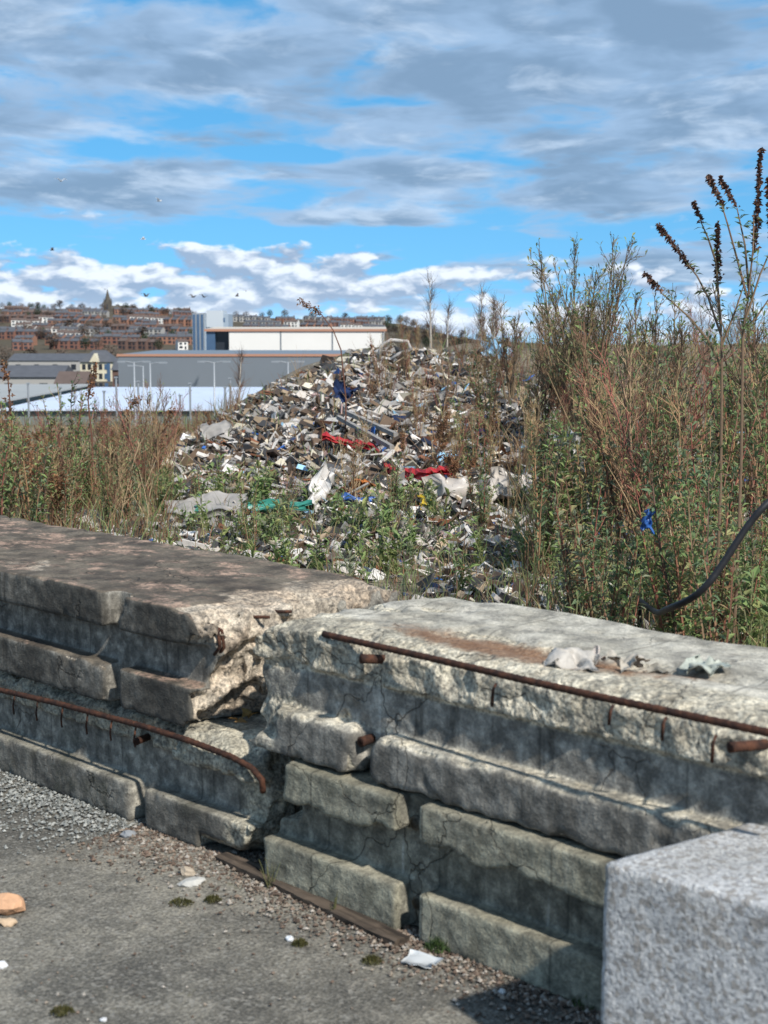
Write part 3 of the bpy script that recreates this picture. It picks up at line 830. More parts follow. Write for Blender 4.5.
def scrap(kind, col, px, Y, size, lift=.0, var=None, flat=True, exact=None):
    p = place(px, Y)
    me = rnd.choice(SCRAP[kind]) if var is None else SCRAP[kind][var]
    nm, words = KINDNAME[kind]
    o = link(nm, me)
    n = (ground_normal(p.x, p.y) + Vector((U(-.45, .45), U(-.7, .1), U(-.2, .2)))).normalized()
    o.rotation_mode = 'QUATERNION'
    o.rotation_quaternion = n.to_track_quat('Z', 'Y') @ Matrix.Rotation(U(0, 6.28), 3, 'Z').to_quaternion()
    s = tuple(q * .66 for q in (size if isinstance(size, tuple) else (size,) * 3))
    o.scale = s
    o.location = p + n * (.02 + lift)
    c = COLR[col]; k = U(.85, 1.12)
    o.color = (min(1, c[0] * k), min(1, c[1] * k), min(1, c[2] * k), 1)
    later(o, f'{col} {words}', {'sheet': 'plastic scrap', 'rag': 'rag', 'chunk': 'rubble', 'panel': 'board', 'plank': 'timber', 'pipe': 'tube'}[kind], 'loose rubbish on the tip')
    return o
def y_for(px, py):
    """distance at which the tip surface is seen at this pixel"""
    best = None
    prev = None
    Yv = np.linspace(8.0, 24.0, 161)
    zz = terr((px - 384) / 1512 * Yv, Yv)
    yy = 512 - F_PX * (Yv * math.sin(PITCH) + (zz - CAM_H) * math.cos(PITCH)) / (Yv * math.cos(PITCH) - (zz - CAM_H) * math.sin(PITCH))
    run = 9999
    for Y, y in zip(Yv, yy):
        if y <= py: return float(Y)
    return None
# the many pieces that show
PALETTE = ['white'] * 9 + ['off-white'] * 13 + ['pale grey'] * 15 + ['grey'] * 18 + ['charcoal'] * 20 + ['black'] * 10 + ['tan'] * 12 + ['brown'] * 20 + ['dark brown'] * 18 + ['cream'] * 7 + ['blue', 'light blue', 'pinkish', 'pinkish', 'rust-brown', 'rust-brown', 'rust-brown', 'navy', 'navy', 'rust-brown']
def heap_weight(px, py):
    cr = np.interp(px, [100, 165, 200, 250, 300, 350, 400, 440, 480, 560, 768], [475, 448, 427, 400, 373, 354, 350, 352, 352, 400, 470])
    return py > cr
n_made = 0
while n_made < 250:
    px, py = U(150, 620), U(347, 560)
    if not heap_weight(px, py): continue
    if px > 470 and rnd.random() < .5: continue
    if px < 240 and py < 470 and rnd.random() < .3: continue
    Y = y_for(px, py)
    if Y is None: continue
    kind = rnd.choices(['sheet', 'rag', 'chunk', 'panel', 'plank', 'pipe'], [28, 14, 18, 16, 18, 6])[0]
    col = rnd.choice(PALETTE)
    if kind == 'plank': col = rnd.choice(['tan', 'brown', 'pale grey', 'grey', 'dark brown', 'off-white'])
    if kind == 'chunk': col = rnd.choice(['pale grey', 'off-white', 'grey', 'tan', 'rust-brown', 'pinkish', 'charcoal', 'cream'])
    sz = {'sheet': (U(.15, .34), U(.13, .30), U(.2, .4)), 'rag': (U(.2, .42),) * 3, 'chunk': (U(.10, .24),) * 3, 'panel': (U(.15, .36), U(.16, .34), U(.3, .6)), 'plank': (U(.35, .95), U(.5, 1.1), U(.5, 1.1)), 'pipe': (U(.35, .7),) * 3}[kind]
    scrap(kind, col, px, Y, tuple(q * (.62 + .38 * min(1, max(0, (Y - 9) / 9))) for q in sz))
    n_made += 1
# the small stuff between them: one mass
def rubbish_mass():
    rs = np.random.RandomState(21)
    V, Fq, C = [], [], []
    n = 0
    pal = [COLR[q] for q in PALETTE]
    N = 42000
    PX = rs.uniform(70, 800, N); PY = rs.uniform(344, 570, N)
    spots = []
    for px, py in zip(PX, PY):
        if not heap_weight(px, py): continue
        if px > 480 and rs.rand() < .45: continue
        if px < 330 and py > 490 and rs.rand() < .5: continue
        if px < 170 and rs.rand() < .5: continue
        spots.append((px, y_for_fast(px, py)))
    for i in range(4200):
        Y = 6.4 + 9 * rs.rand() ** 1.3; px = rs.uniform(430, 800)
        if Y > 5.9 + max(0, 660 - px) * .012: spots.append((px, Y))
    for i in range(1500): spots.append((rs.uniform(60, 560), rs.uniform(7.6, 11.5)))
    for px, Y in spots:
        if Y > 23.5: continue
        x = (px - 384) / 1512 * Y; 
        s = (.013 + .045 * rs.rand() ** 2.6) * (1.0 if Y > 13 else .75) * 1.15
        q = rs.normal(size=3) + np.array([0, -.5, 1.1]); q /= np.linalg.norm(q)
        a = np.cross(q, [0.3, .5, .8]); a /= np.linalg.norm(a); b = np.cross(q, a)
        el = rs.uniform(.8, 2.6)
        if rs.rand() < .34: el = rs.uniform(4, 11); s *= .32
        t = s * rs.uniform(.08, .5)
        c = np.array([x, Y, 0.0])
        k = [c - a * s * el - b * s, c + a * s * el * rs.uniform(.5, 1) - b * s * rs.uniform(.4, 1.2), c + a * s * el + b * s * rs.uniform(.5, 1.2), c - a * s * el * rs.uniform(.4, 1) + b * s]
        k2 = [p + q * t for p in k]
        V += k + k2
        Fq += [[n, n + 3, n + 2, n + 1], [n + 4, n + 5, n + 6, n + 7], [n, n + 1, n + 5, n + 4], [n + 1, n + 2, n + 6, n + 5], [n + 2, n + 3, n + 7, n + 6], [n + 3, n, n + 4, n + 7]]
        cc = np.array(pal[rs.randint(len(pal))]) * rs.uniform(.55, 1.15)
        C += [cc] * 8
        n += 8
    V = np.array(V).reshape(-1, 8, 3)
    ctr = V.mean(1)
    V[:, :, 2] += (terr(ctr[:, 0], ctr[:, 1]) + .015)[:, None]
    o = link('rubbish', make_mesh('rubbish', V.reshape(-1, 3), np.array(Fq), False, [M_SCRAPV], cols=np.clip(np.array(C), 0, 1)))
    tag(o, 'mass of small mixed rubbish covering the tip', 'rubbish', kind='stuff')
_gx = np.linspace(60, 820, 96); _gy = np.linspace(340, 575, 60)
_GY = np.array([[(y_for(a, b) or 30.0) for b in _gy] for a in _gx])
def y_for_fast(px, py):
    i = np.clip((px - 60) / 760 * 95, 0, 94.99); j = np.clip((py - 340) / 235 * 59, 0, 58.99)
    i0, j0 = int(i), int(j); u, v = i - i0, j - j0
    A = _GY[i0:i0 + 2, j0:j0 + 2]
    return A[0, 0] * (1 - u) * (1 - v) + A[1, 0] * u * (1 - v) + A[0, 1] * (1 - u) * v + A[1, 1] * u * v
rubbish_mass()

# pieces that stand out
def hero(name, label, cat, px, py, builder, Y=None, dz=.0):
    Y = Y or y_for(px, py) or 22
    p = place(px, Y)
    o = builder(name); o.location = p + Vector((0, 0, dz)); tag(o, label, cat, 'loose rubbish on the tip')
    return o
def film(sx, sy, amp, col, seed, m=M_FILM, nx=16, ny=12, curl=0.0, rot=(.5, 0, 0), th=.008):
    def f(name):
        o = link(name, make_mesh(name, *crumple_grid(np.random.RandomState(seed), nx, ny, sx, sy, amp, curl, th), True, [m]))
        o.color = (*COLR[col], 1); o.rotation_euler = rot
        return o
    return f
def strip(pix, wid, col, th=.05):
    """a folded strip running along points given as px, py on the tip"""
    def f(name):
        pts = []
        for px, py in pix:
            Y = y_for(px, py) or 20
            q = place(px, Y); pts.append(q + Vector((0, -.08, .14)))
        base = place(pix[0][0], y_for(*pix[0]))
        fine = []
        for a, b_ in zip(pts[:-1], pts[1:]):
            for i in range(6): fine.append(a.lerp(b_, i / 6) + Vector((0, 0, U(-.012, .012))))
        fine.append(pts[-1])
        b = MB()
        W = wid
        for i, p in enumerate(fine):
            w_ = W * (1 + .18 * math.sin(i * 1.7))
            for dy, dz in ((0, w_), (-.06, w_ * .5), (-.02, 0), (-.07, -w_ * .45), (-.03, -w_), (.05, -w_ * .9), (.05, w_ * .9)):
                b.v.append(tuple(p + Vector((0, dy + U(-.012, .012), dz + U(-.015, .015))) - base)); b.c.append((.5, .5, .5))
        k = 7
        for i in range(len(fine) - 1):
            for j in range(k):
                b.f.append((i * k + j, i * k + (j + 1) % k, (i + 1) * k + (j + 1) % k, (i + 1) * k + j)); b.fm.append(0)
        b.f.append(tuple(range(k))[::-1]); b.fm.append(0)
        b.f.append(tuple(k * (len(fine) - 1) + j for j in range(k))); b.fm.append(0)
        o = b.build(name, M_SCRAP); o.color = (*COLR[col], 1)
        return o
    return f
hero('plastic_strip', 'long torn red plastic strip bent down over the heap', 'plastic strip', 322, 452, strip([(322, 461), (350, 468), (378, 474), (385, 484), (390, 497), (402, 501)], .036, 'red'))
hero('plastic_strip', 'short crumpled red plastic strip beside the white plastic heap', 'plastic strip', 405, 490, strip([(403, 502), (425, 503), (442, 500), (455, 502)], .042, 'red'))
hero('plastic_scrap', 'orange rusty crumpled scrap just below the red plastic strip', 'scrap', 368, 495, film(.26, .16, .10, 'orange', 3, M_SCRAP, rot=(.9, .3, .4)))
hero('cloth_rag', 'dark blue rag hanging on the upper face of the heap', 'rag', 345, 403, film(.26, .22, .10, 'navy', 8, M_CLOTH, rot=(1.2, .2, .2)), dz=.1)
hero('plastic_sheet', 'flat blue plastic sheet lying below the red plastic strip', 'plastic sheet', 360, 508, film(.30, .08, .03, 'blue', 5, rot=(.5, .05, .1)), dz=.05)
for i, (px, py, sx, sy, lab) in enumerate(((462, 504, .5, .26, 'crumpled white plastic sheet at the near end of the white heap'), (500, 500, .5, .34, 'large crumpled white plastic sheet amid the white heap'),
                                          (528, 497, .36, .34, 'white plastic sheet bunched at the far end of the white heap'))):
    hero('plastic_sheet', lab, 'plastic sheet', px, py, film(sx, sy, .15, 'off-white', 30 + i, rot=(.7, U(-.2, .2), U(-.4, .4))), dz=.05)
hero('plastic_bag', 'light blue plastic bag caught high among stems behind the heap', 'plastic bag', 498, 352, film(.40, .22, .10, 'light blue', 12, rot=(1.0, .1, .2)), 20.5, dz=.12)
hero('plastic_sheet', 'torn teal plastic sheet lying flat among green seedlings', 'plastic sheet', 250, 517, film(.85, .16, .05, 'teal', 13, rot=(.3, 0, .06)), dz=.05)
for i, (px, py, sx, lab) in enumerate(((184, 517, .46, 'flat pale grey slab lying left of the teal sheet'), (222, 514, .5, 'flat grey slab touching the teal sheet'))):
    hero('stone_slab', lab, 'slab', px, py, film(sx * .72, .22, .03, 'grey', 50 + i, M_SCRAP, rot=(.45, 0, .1), th=.06), dz=.02)
hero('board_fragment', 'broken grey board lying on the lower slope of the heap', 'board', 215, 440, film(.34, .16, .03, 'grey', 55, M_SCRAP, rot=(.7, -.3, .3), th=.03), dz=.08)
for i, (x0, y0, x1, y1) in enumerate(((338, 430, 392, 458), (345, 424, 396, 449))):
    def tim(name, a=(x0, y0), c=(x1, y1)):
        pa, pc = place(a[0], y_for(*a)) + Vector((0, 0, .12)), place(c[0], y_for(*c)) + Vector((0, 0, .10))
        b = MB(); d = (pc - pa); L = d.length; b.box((0, -.022, -.02), (L, .022, .02))
        o = b.build(name, M_WOOD); o.color = (*COLR['grey'], 1); o.rotation_euler = d.to_track_quat('X', 'Z').to_euler()
        o['p'] = 0; del o['p']; o.location = pa
        return o
    q = tim('timber_beam'); tag(q, ['long weathered grey timber sloping down to the red strip, lower of two', 'long weathered grey timber sloping down to the red strip, upper of two'][i], 'timber', 'loose rubbish on the tip')
def tubeframe(name):
    b = MB(); b.tube([(-.28, 0, .0), (-.25, 0, .2), (-.12, 0, .28), (.1, 0, .26), (.15, .05, .16), (.0, .1, .1), (-.12, .1, .02)], .026, 7)
    o = b.build(name, M_SCRAP, None, True); o.color = (*COLR['pale grey'], 1); return o
hero('bent_pipe', 'looped white plastic pipe near the crest of the heap', 'tube', 400, 366, tubeframe, dz=.05)
hero('plastic_bag', 'deep blue plastic bag snagged among the leafy stems', 'plastic bag', 652, 520, film(.04, .09, .02, 'blue', 14, rot=(1.3, .2, .3)), 6.6, dz=.74)
hero('plastic_bag', 'white carrier bag snagged among stems right of the heap', 'plastic bag', 568, 450, film(.26, .30, .12, 'white', 15, rot=(1.1, .1, .5)), 13.0, dz=.28)
hero('plastic_bag', 'white plastic bag hanging down among the seedlings right of the teal sheet', 'plastic bag', 320, 508, film(.14, .42, .10, 'white', 16, rot=(1.2, .5, .2)), dz=.14)
hero('plastic_bag', 'small white plastic bag lying close behind the pale block', 'plastic bag', 411, 547, film(.24, .26, .12, 'off-white', 17, rot=(.9, .1, .3)), dz=.08)
hero('plastic_scrap', 'small yellow plastic scrap left of the white plastic heap', 'scrap', 427, 514, film(.12, .10, .05, 'yellow', 18, rot=(.9, .1, .3)), dz=.06)
for i, px in enumerate((20, 52, 84)):
    hero('plastic_sheet', ['pale crumpled sheet at the frame edge behind the far stack', 'pale crumpled sheet second from the frame edge behind the far stack', 'pale small sheet behind the far stack, beside two larger ones'][i],
         'plastic sheet', px, 524, film(.4 - .1 * (i == 2), .22, .09, 'off-white', 60 + i, rot=(.8, .1, .2)), 11.4, dz=.06)
hero('straw_bale', 'straw coloured tussock of dead grass left of the heap foot', 'tussock', 137, 446, film(.8, .4, .22, 'tan', 71, M_CLOTH, rot=(.6, 0, 0)), 20.0, dz=.1)

# ------------------------------------------------------------------ plants
M_LEAF = mat_tint('leaf', .6, .3, 25, .3, trans=.35)
M_STEM = mat_tint('stem', .85, .3, 30, .2)
M_SEED = mat_tint('seed_head', .95, .4, 60, .1, trans=.15)
GREENS = [(.165, .225, .085), (.20, .27, .10), (.135, .195, .10), (.245, .275, .105), (.195, .215, .13), (.30, .28, .125)]
STEMS = [(.23, .115, .075), (.29, .165, .095), (.15, .085, .06), (.33, .22, .125), (.25, .095, .068)]
DRY = [(.33, .235, .13), (.27, .18, .10), (.37, .28, .165), (.20, .125, .075)]
DOCK = [(.20, .105, .06), (.26, .14, .075), (.16, .085, .055), (.31, .18, .10)]
P = rnd.choice
def jit(c, k=.25):
    q = U(1 - k, 1 + k); return (min(1, c[0] * q * U(.93, 1.07)), min(1, c[1] * q), min(1, c[2] * q * U(.9, 1.1)))
def wander(p0, d, L, n, bend, up=.0):
    pts = [Vector(p0)]; d = Vector(d).normalized()
    for i in range(n):
        d = (d + Vector((U(-1, 1), U(-1, 1), U(-1, 1))) * bend + Vector((0, 0, up))).normalized()
        pts.append(pts[-1] + d * L / n)
    return pts
def lerp_pts(pts, t):
    k = t * (len(pts) - 1); i = min(int(k), len(pts) - 2)
    return pts[i].lerp(pts[i + 1], k - i), (pts[i + 1] - pts[i]).normalized()
def around(d, tilt):
    a = d.cross(Vector((U(-1, 1), U(-1, 1), U(-1, 1)))).normalized()
    return (d * math.cos(tilt) + a * math.sin(tilt)).normalized()

def leafy_shrub(h, nst, dens, spread=.22):
    """upright stems with pairs of narrow grey-green leaves"""
    st, lf = MB(), MB()
    for s in range(nst):
        a = U(0, 6.28); hh = h * U(.6, 1.0)
        pts = wander((U(-.05, .05), U(-.05, .05), -.03), (math.cos(a) * spread, math.sin(a) * spread, 1), hh, 7, .07, .03)
        sc_ = jit(P(STEMS))
        st.tube(pts, [.0085 * (1 - .72 * i / 7) * (.6 + h * .5) for i in range(8)], 4, sc_, False)
        g = P(GREENS)
        n = int(dens * hh)
        for i in range(n):
            t = (i + U(0, .8)) / n
            if t < .16 and U(0, 1) < .7: continue
            p, d = lerp_pts(pts, min(t, .999))
            for q in range(2):
                ld = around(d, U(.6, 1.35)); ln = U(.055, .115) * (1.15 - .35 * t)
                lf.leaf(p, ld, ln, ln * U(.24, .40), jit(g if U(0, 1) < .9 else P(DRY)), U(.0, .5), U(-.6, .6))
            if U(0, 1) < .16:
                br = wander(p, around(d, U(.5, .9)), U(.08, .22), 3, .12, .15)
                st.tube(br, .0022, 3, sc_, False)
                for k in range(5):
                    q, dd = lerp_pts(br, U(.3, 1) * .99); lf.leaf(q, around(dd, U(.5, 1.2)), U(.03, .06), U(.009, .018), jit(g), U(0, .4), U(-.6, .6))
        p, d = lerp_pts(pts, .999)
        for k in range(6): lf.leaf(p, around(d, U(.15, .7)), U(.03, .06), U(.009, .016), jit(g), .05, U(-.5, .5))
    return [('stem', st, M_STEM), ('foliage', lf, M_LEAF)]
def twiggy_shrub(h, nst, green=.35, k_=1.25, stems=None):
    st, lf = MB(), MB(); stems = stems or STEMS + DRY
    for s in range(nst):
        a = U(0, 6.28); sp = U(.1, .42); hh = h * U(.65, 1)
        c = jit(P(stems), .2)
        pts = wander((U(-.06, .06), U(-.06, .06), -.03), (math.cos(a) * sp, math.sin(a) * sp, 1), hh, 7, .09, .04)
        st.tube(pts, [.006 * k_ * (1 - .8 * i / 7) * (.5 + h * .4) for i in range(8)], 4, c, False)
        for k in range(int(9 * hh) + 5):
            t = U(.25, .98); p, d = lerp_pts(pts, t)
            br = wander(p, around(d, U(.3, .75)), hh * U(.12, .34) * (1.2 - t), 4, .13, .12)
            st.tube(br, [q * k_ for q in (.0028, .0024, .002, .0016, .001)], 3, c, False)
            for j in range(4):
                q, dd = lerp_pts(br, U(.3, .99)); b2 = wander(q, around(dd, U(.3, .8)), U(.04, .12), 2, .15, .1)
                st.tube(b2, .0012 * k_, 3, c, False)
                if U(0, 1) < green: lf.leaf(b2[-1], around(dd, U(.2, 1.2)), U(.02, .05) * k_, U(.006, .013) * k_, jit(P(GREENS)), .2, U(-1, 1))
                elif U(0, 1) < .5: lf.leaf(b2[-1], around(dd, U(.2, 1.2)), U(.012, .03), U(.006, .012), jit(P(DRY + DOCK)), .3, U(-1, 1))
    return [('stem', st, M_STEM), ('foliage', lf, M_LEAF)]
def dock(h, nst):
    """dead dock: stiff reddish stem with dense rust-brown seed spikes"""
    st, seeds = MB(), []
    for s in range(nst):
        sd = MB(); seeds.append(('seed_heads', sd, M_SEED))
        a = U(0, 6.28); hh = h * U(.6, 1)
        pts = wander((U(-.04, .04), U(-.04, .04), -.03), (math.cos(a) * .3, math.sin(a) * .3, 1), hh, 6, .08)
        st.tube(pts, [.007, .0065, .006, .005, .004, .003, .002], 5, jit(P(DOCK)), False)
        spikes = [(pts[3:], .045)]
        for k in range(5):
            p, d = lerp_pts(pts, U(.4, .9)); br = wander(p, around(d, U(.35, .7)), hh * U(.15, .32), 4, .12, .05)
            st.tube(br, .002, 3, jit(P(DOCK)), False); spikes.append((br, .03))
        for pl, r in spikes:
            n = 60
            for i in range(n):
                t = U(.15, .999); p, d = lerp_pts(pl, t); rr = r * (1.1 - .7 * t)
                q = p + Vector((U(-1, 1), U(-1, 1), U(-1, 1))) * rr
                sd.leaf(q, around(d, U(.2, 1.4)), U(.016, .032), U(.011, .02), jit(P(DOCK), .35), .2, U(-1.5, 1.5), .5)
        lf_n = 4
        for k in range(lf_n):
            p, d = lerp_pts(pts, U(.05, .4)); sd.leaf(p, around(d, U(.7, 1.3)), U(.08, .16), U(.02, .04), jit(P(DOCK)), .9, U(-1, 1))
    return [('stem', st, M_STEM)] + seeds
def seedling(h, n):
    st, lf = MB(), MB()
    for s in range(n):
        a = U(0, 6.28); hh = h * U(.5, 1)
        pts = wander((U(-.06, .06), U(-.06, .06), -.02), (math.cos(a) * .3, math.sin(a) * .3, 1), hh, 4, .1)
        g = P(GREENS[:2] + GREENS[3:5]); st.tube(pts, .003, 3, jit((.16, .16, .08)), False)
        for i in range(int(26 * h) + 6):
            t = U(.1, .999); p, d = lerp_pts(pts, t); ln = U(.05, .10)
            lf.leaf(p, around(d, U(.5, 1.3)), ln, ln * U(.25, .42), jit(g), U(0, .5), U(-.7, .7))
    return [('stem', st, M_STEM), ('foliage', lf, M_LEAF)]
def straw(h, n):
    st = MB()
    for s in range(n):
        a = U(0, 6.28); sp = U(.05, .7)
        pts = wander((U(-.05, .05), U(-.05, .05), -.02), (math.cos(a) * sp, math.sin(a) * sp, 1), h * U(.5, 1), 5, .07, -.03)
        st.tube(pts, [.0035, .0033, .003, .0025, .002, .001], 3, jit(P(DRY)), False)
        if U(0, 1) < .35:
            p, d = lerp_pts(pts, U(.4, .8)); st.tube(wander(p, around(d, .6), h * U(.1, .3), 3, .1), .0015, 3, jit(P(DRY)), False)
    return [('stalk', st, M_STEM)]
def proto(name, parts):
    root = empty(name)
    for k, b, m in parts:
        q = b.build(k, m, root)
        if k == 'seed_heads': q['kind'] = 'stuff'
    return root
PRO = {'leafy': [proto('leafy_shrub', leafy_shrub(U(.9, 1.4), rnd.randint(5, 8), 34)) for i in range(5)],
       'twiggy': [proto('twiggy_shrub', twiggy_shrub(U(.9, 1.3), rnd.randint(5, 8), g)) for g in (.2, .35, .5, .15)],
       'dock': [proto('dock_plant', dock(U(.7, 1.1), rnd.randint(2, 4))) for i in range(4)],
       'seedling': [proto('green_seedling', seedling(U(.25, .5), rnd.randint(4, 7))) for i in range(5)],
       'straw': [proto('dry_stalks', straw(U(.7, 1.1), rnd.randint(7, 12))) for i in range(4)]}
WORDS = {'leafy': ('leafy shrub with narrow grey-green leaves', 'shrub', 'leafy shrubs on the waste ground'), 'twiggy': ('brown twiggy half-bare shrub', 'shrub', 'twiggy shrubs on the waste ground'),
         'dock': ('rust-brown dead dock', 'dock plant', 'dead docks on the waste ground'), 'seedling': ('low green seedling clump', 'seedling', 'green seedlings on the waste ground'),
         'straw': ('tuft of straw-coloured dead stalks', 'dead stalks', 'dead stalk tufts on the waste ground')}
def plant(kind, px, Y, scale, sz=None):
    o = copy_tree(rnd.choice(PRO[kind]))
    o.location = place(px, Y); o.rotation_euler = (U(-.06, .06), U(-.06, .06), U(0, 6.28)); o.scale = (scale * (sz or 1), scale * (sz or 1), scale)
    a, c, g = WORDS[kind]
    later(o, a, c, g, o.location + Vector((0, 0, .5 * scale)))
    return o
def sow(kind, n, pxr, Y0, Y1, smin, smax, keep=None):
    for i in range(n):
        for tr in range(30):
            px, Y = U(*pxr), U(Y0, Y1)
            if keep is None or keep(px, Y): break
        plant(kind, px, Y, U(smin, smax))
# right-hand thicket: near leafy plants, twiggy ones rising behind
sow('leafy', 13, (575, 800), 6.0, 8.0, .55, .85, lambda px, Y: Y > 5.3 + max(0, 600 - px) * .012)
sow('leafy', 12, (540, 800), 8.0, 12.0, .75, 1.05)
sow('leafy', 8, (600, 800), 12.0, 18.0, .8, 1.1)
sow('twiggy', 10, (590, 800), 8.5, 13.0, 1.0, 1.4)
sow('twiggy', 14, (470, 800), 13.0, 20.0, .6, .95)
sow('twiggy', 8, (430, 600), 19.0, 23.5, .6, .9)
sow('straw', 7, (520, 800), 7.0, 14.0, .9, 1.3)
sow('leafy', 8, (570, 800), 9.0, 15.0, .95, 1.3)
sow('leafy', 7, (450, 560), 10.5, 16.0, .4, .8)
sow('twiggy', 6, (440, 560), 12.0, 18.0, .5, .9)
sow('straw', 5, (430, 560), 10.0, 15.0, .6, .9)
sow('twiggy', 12, (500, 800), 20.0, 25.0, .45, .75)
sow('dock', 8, (500, 780), 8.0, 16.0, .7, 1.1)
# middle: thin straw and seedlings over the rubbish
sow('seedling', 50, (170, 560), 8.4, 12.5, .55, 1.1)
sow('seedling', 26, (560, 780), 6.3, 10.0, .8, 1.3)
sow('straw', 26, (280, 560), 10.0, 21.0, .5, .8)
sow('twiggy', 24, (340, 570), 11.0, 21.0, .35, .65)
sow('leafy', 6, (190, 520), 10.0, 12.5, .35, .5)
sow('dock', 5, (400, 540), 11.5, 17.0, .45, .75)
# left: dock and leafy tangle
sow('dock', 12, (-10, 120), 11.0, 17.0, .65, 1.05)
sow('leafy', 7, (-20, 70), 10.5, 14.0, .75, 1.0)
sow('leafy', 4, (60, 130), 11.0, 14.0, .5, .65)
sow('twiggy', 9, (-20, 170), 11.5, 18.0, .6, .95)
sow('straw', 9, (-10, 150), 11.0, 16.0, .5, .75)
sow('seedling', 10, (0, 190), 10.8, 13.5, .6, 1.1)
sow('dock', 4, (120, 260), 14, 19.0, .4, .6)
sow('dock', 4, (20, 140), 11.5, 16.0, .5, .75)
sow('straw', 3, (0, 170), 11.0, 15.0, .6, .9)
sow('leafy', 5, (0, 150), 11.0, 15.0, .5, .75)
sow('twiggy', 8, (-10, 150), 11.0, 15.0, .6, .8)
sow('twiggy', 3, (190, 260), 17, 20.5, .3, .45)

# the big bush on the ridge and the bushes beside it
def hero_bush(px, Y, top_y, nst, green, label, seed):
    base = place(px, Y); top = at_y(px, top_y, Y)
    h = top.z - base.z
    parts = twiggy_shrub(h * 1.12, nst, green, 1.9, [(.13, .09, .06), (.17, .12, .075), (.20, .15, .085)])
    root = proto('twiggy_bush', parts); root.location = base
    tag(root, label, 'bush', 'bushes along the ridge')
hero_bush(586, 14.5, 252, 18, .75, 'tall fan-shaped twiggy bush with olive leaves standing up into the sky', 1)
hero_bush(512, 17.0, 300, 6, .3, 'brown half-bare bush between the birch saplings and the tall twiggy bush', 2)
hero_bush(540, 15.5, 312, 6, .5, 'low olive bush close beside the tall fan-shaped bush', 3)
hero_bush(632, 13.0, 308, 7, .5, 'low bush close right of the tall fan-shaped bush', 4)
hero_bush(670, 12.0, 305, 7, .5, 'low bush behind the tall drooping flower spikes', 5)
hero_bush(765, 11.5, 296, 7, .4, 'bush at the frame edge behind the flower spikes', 6)

# birch saplings, bare
M_BIRCH = mat_plain('birch_bark', (.42, .38, .33), .8, .4, 30)
M_TWIG = mat_plain('birch_twig', (.13, .085, .065), .85)
def birch(px, Y, top_y, label):
    base = place(px, Y); top = at_y(px, top_y, Y); h = top.z - base.z
    tr, tw = MB(), MB()
    pts = wander((0, 0, -.05), (U(-.04, .04), 0, 1), h, 9, .035)
    tr.tube(pts, [.022 * (1 - .85 * i / 9) for i in range(10)], 6)
    for k in range(34):
        t = U(.22, .98); p, d = lerp_pts(pts, t)
        br = wander(p, around(d, U(.35, .8)), h * U(.1, .3) * (1.15 - t * .8), 5, .12, .10)
        tw.tube(br, [.005, .0042, .0035, .003, .002, .0012], 3, cap=False)
        for j in range(5):
            q, dd = lerp_pts(br, U(.2, .98)); tw.tube(wander(q, around(dd, U(.3, .8)), U(.05, .22), 3, .14, .05), [.002, .0016, .0012, .0008], 3, cap=False)
    root = empty('birch_sapling', base)
    tr.build('trunk', M_BIRCH, root, True); tw.build('crown', M_TWIG, root)
    tag(root, label, 'sapling', 'bare saplings behind the heap')
birch(431, 23.5, 277, 'bare pale birch sapling, tallest of the saplings at the heap crest')
birch(447, 24.0, 302, 'short bare birch sapling close right of the tallest sapling')
birch(482, 21.0, 283, 'bare dark sapling between the birches and the brown bush')
birch(494, 22.0, 300, 'thin bare sapling touching the brown half-bare bush')
birch(238, 23.0, 352, 'thin dead sapling on the heap slope against the grey shed')

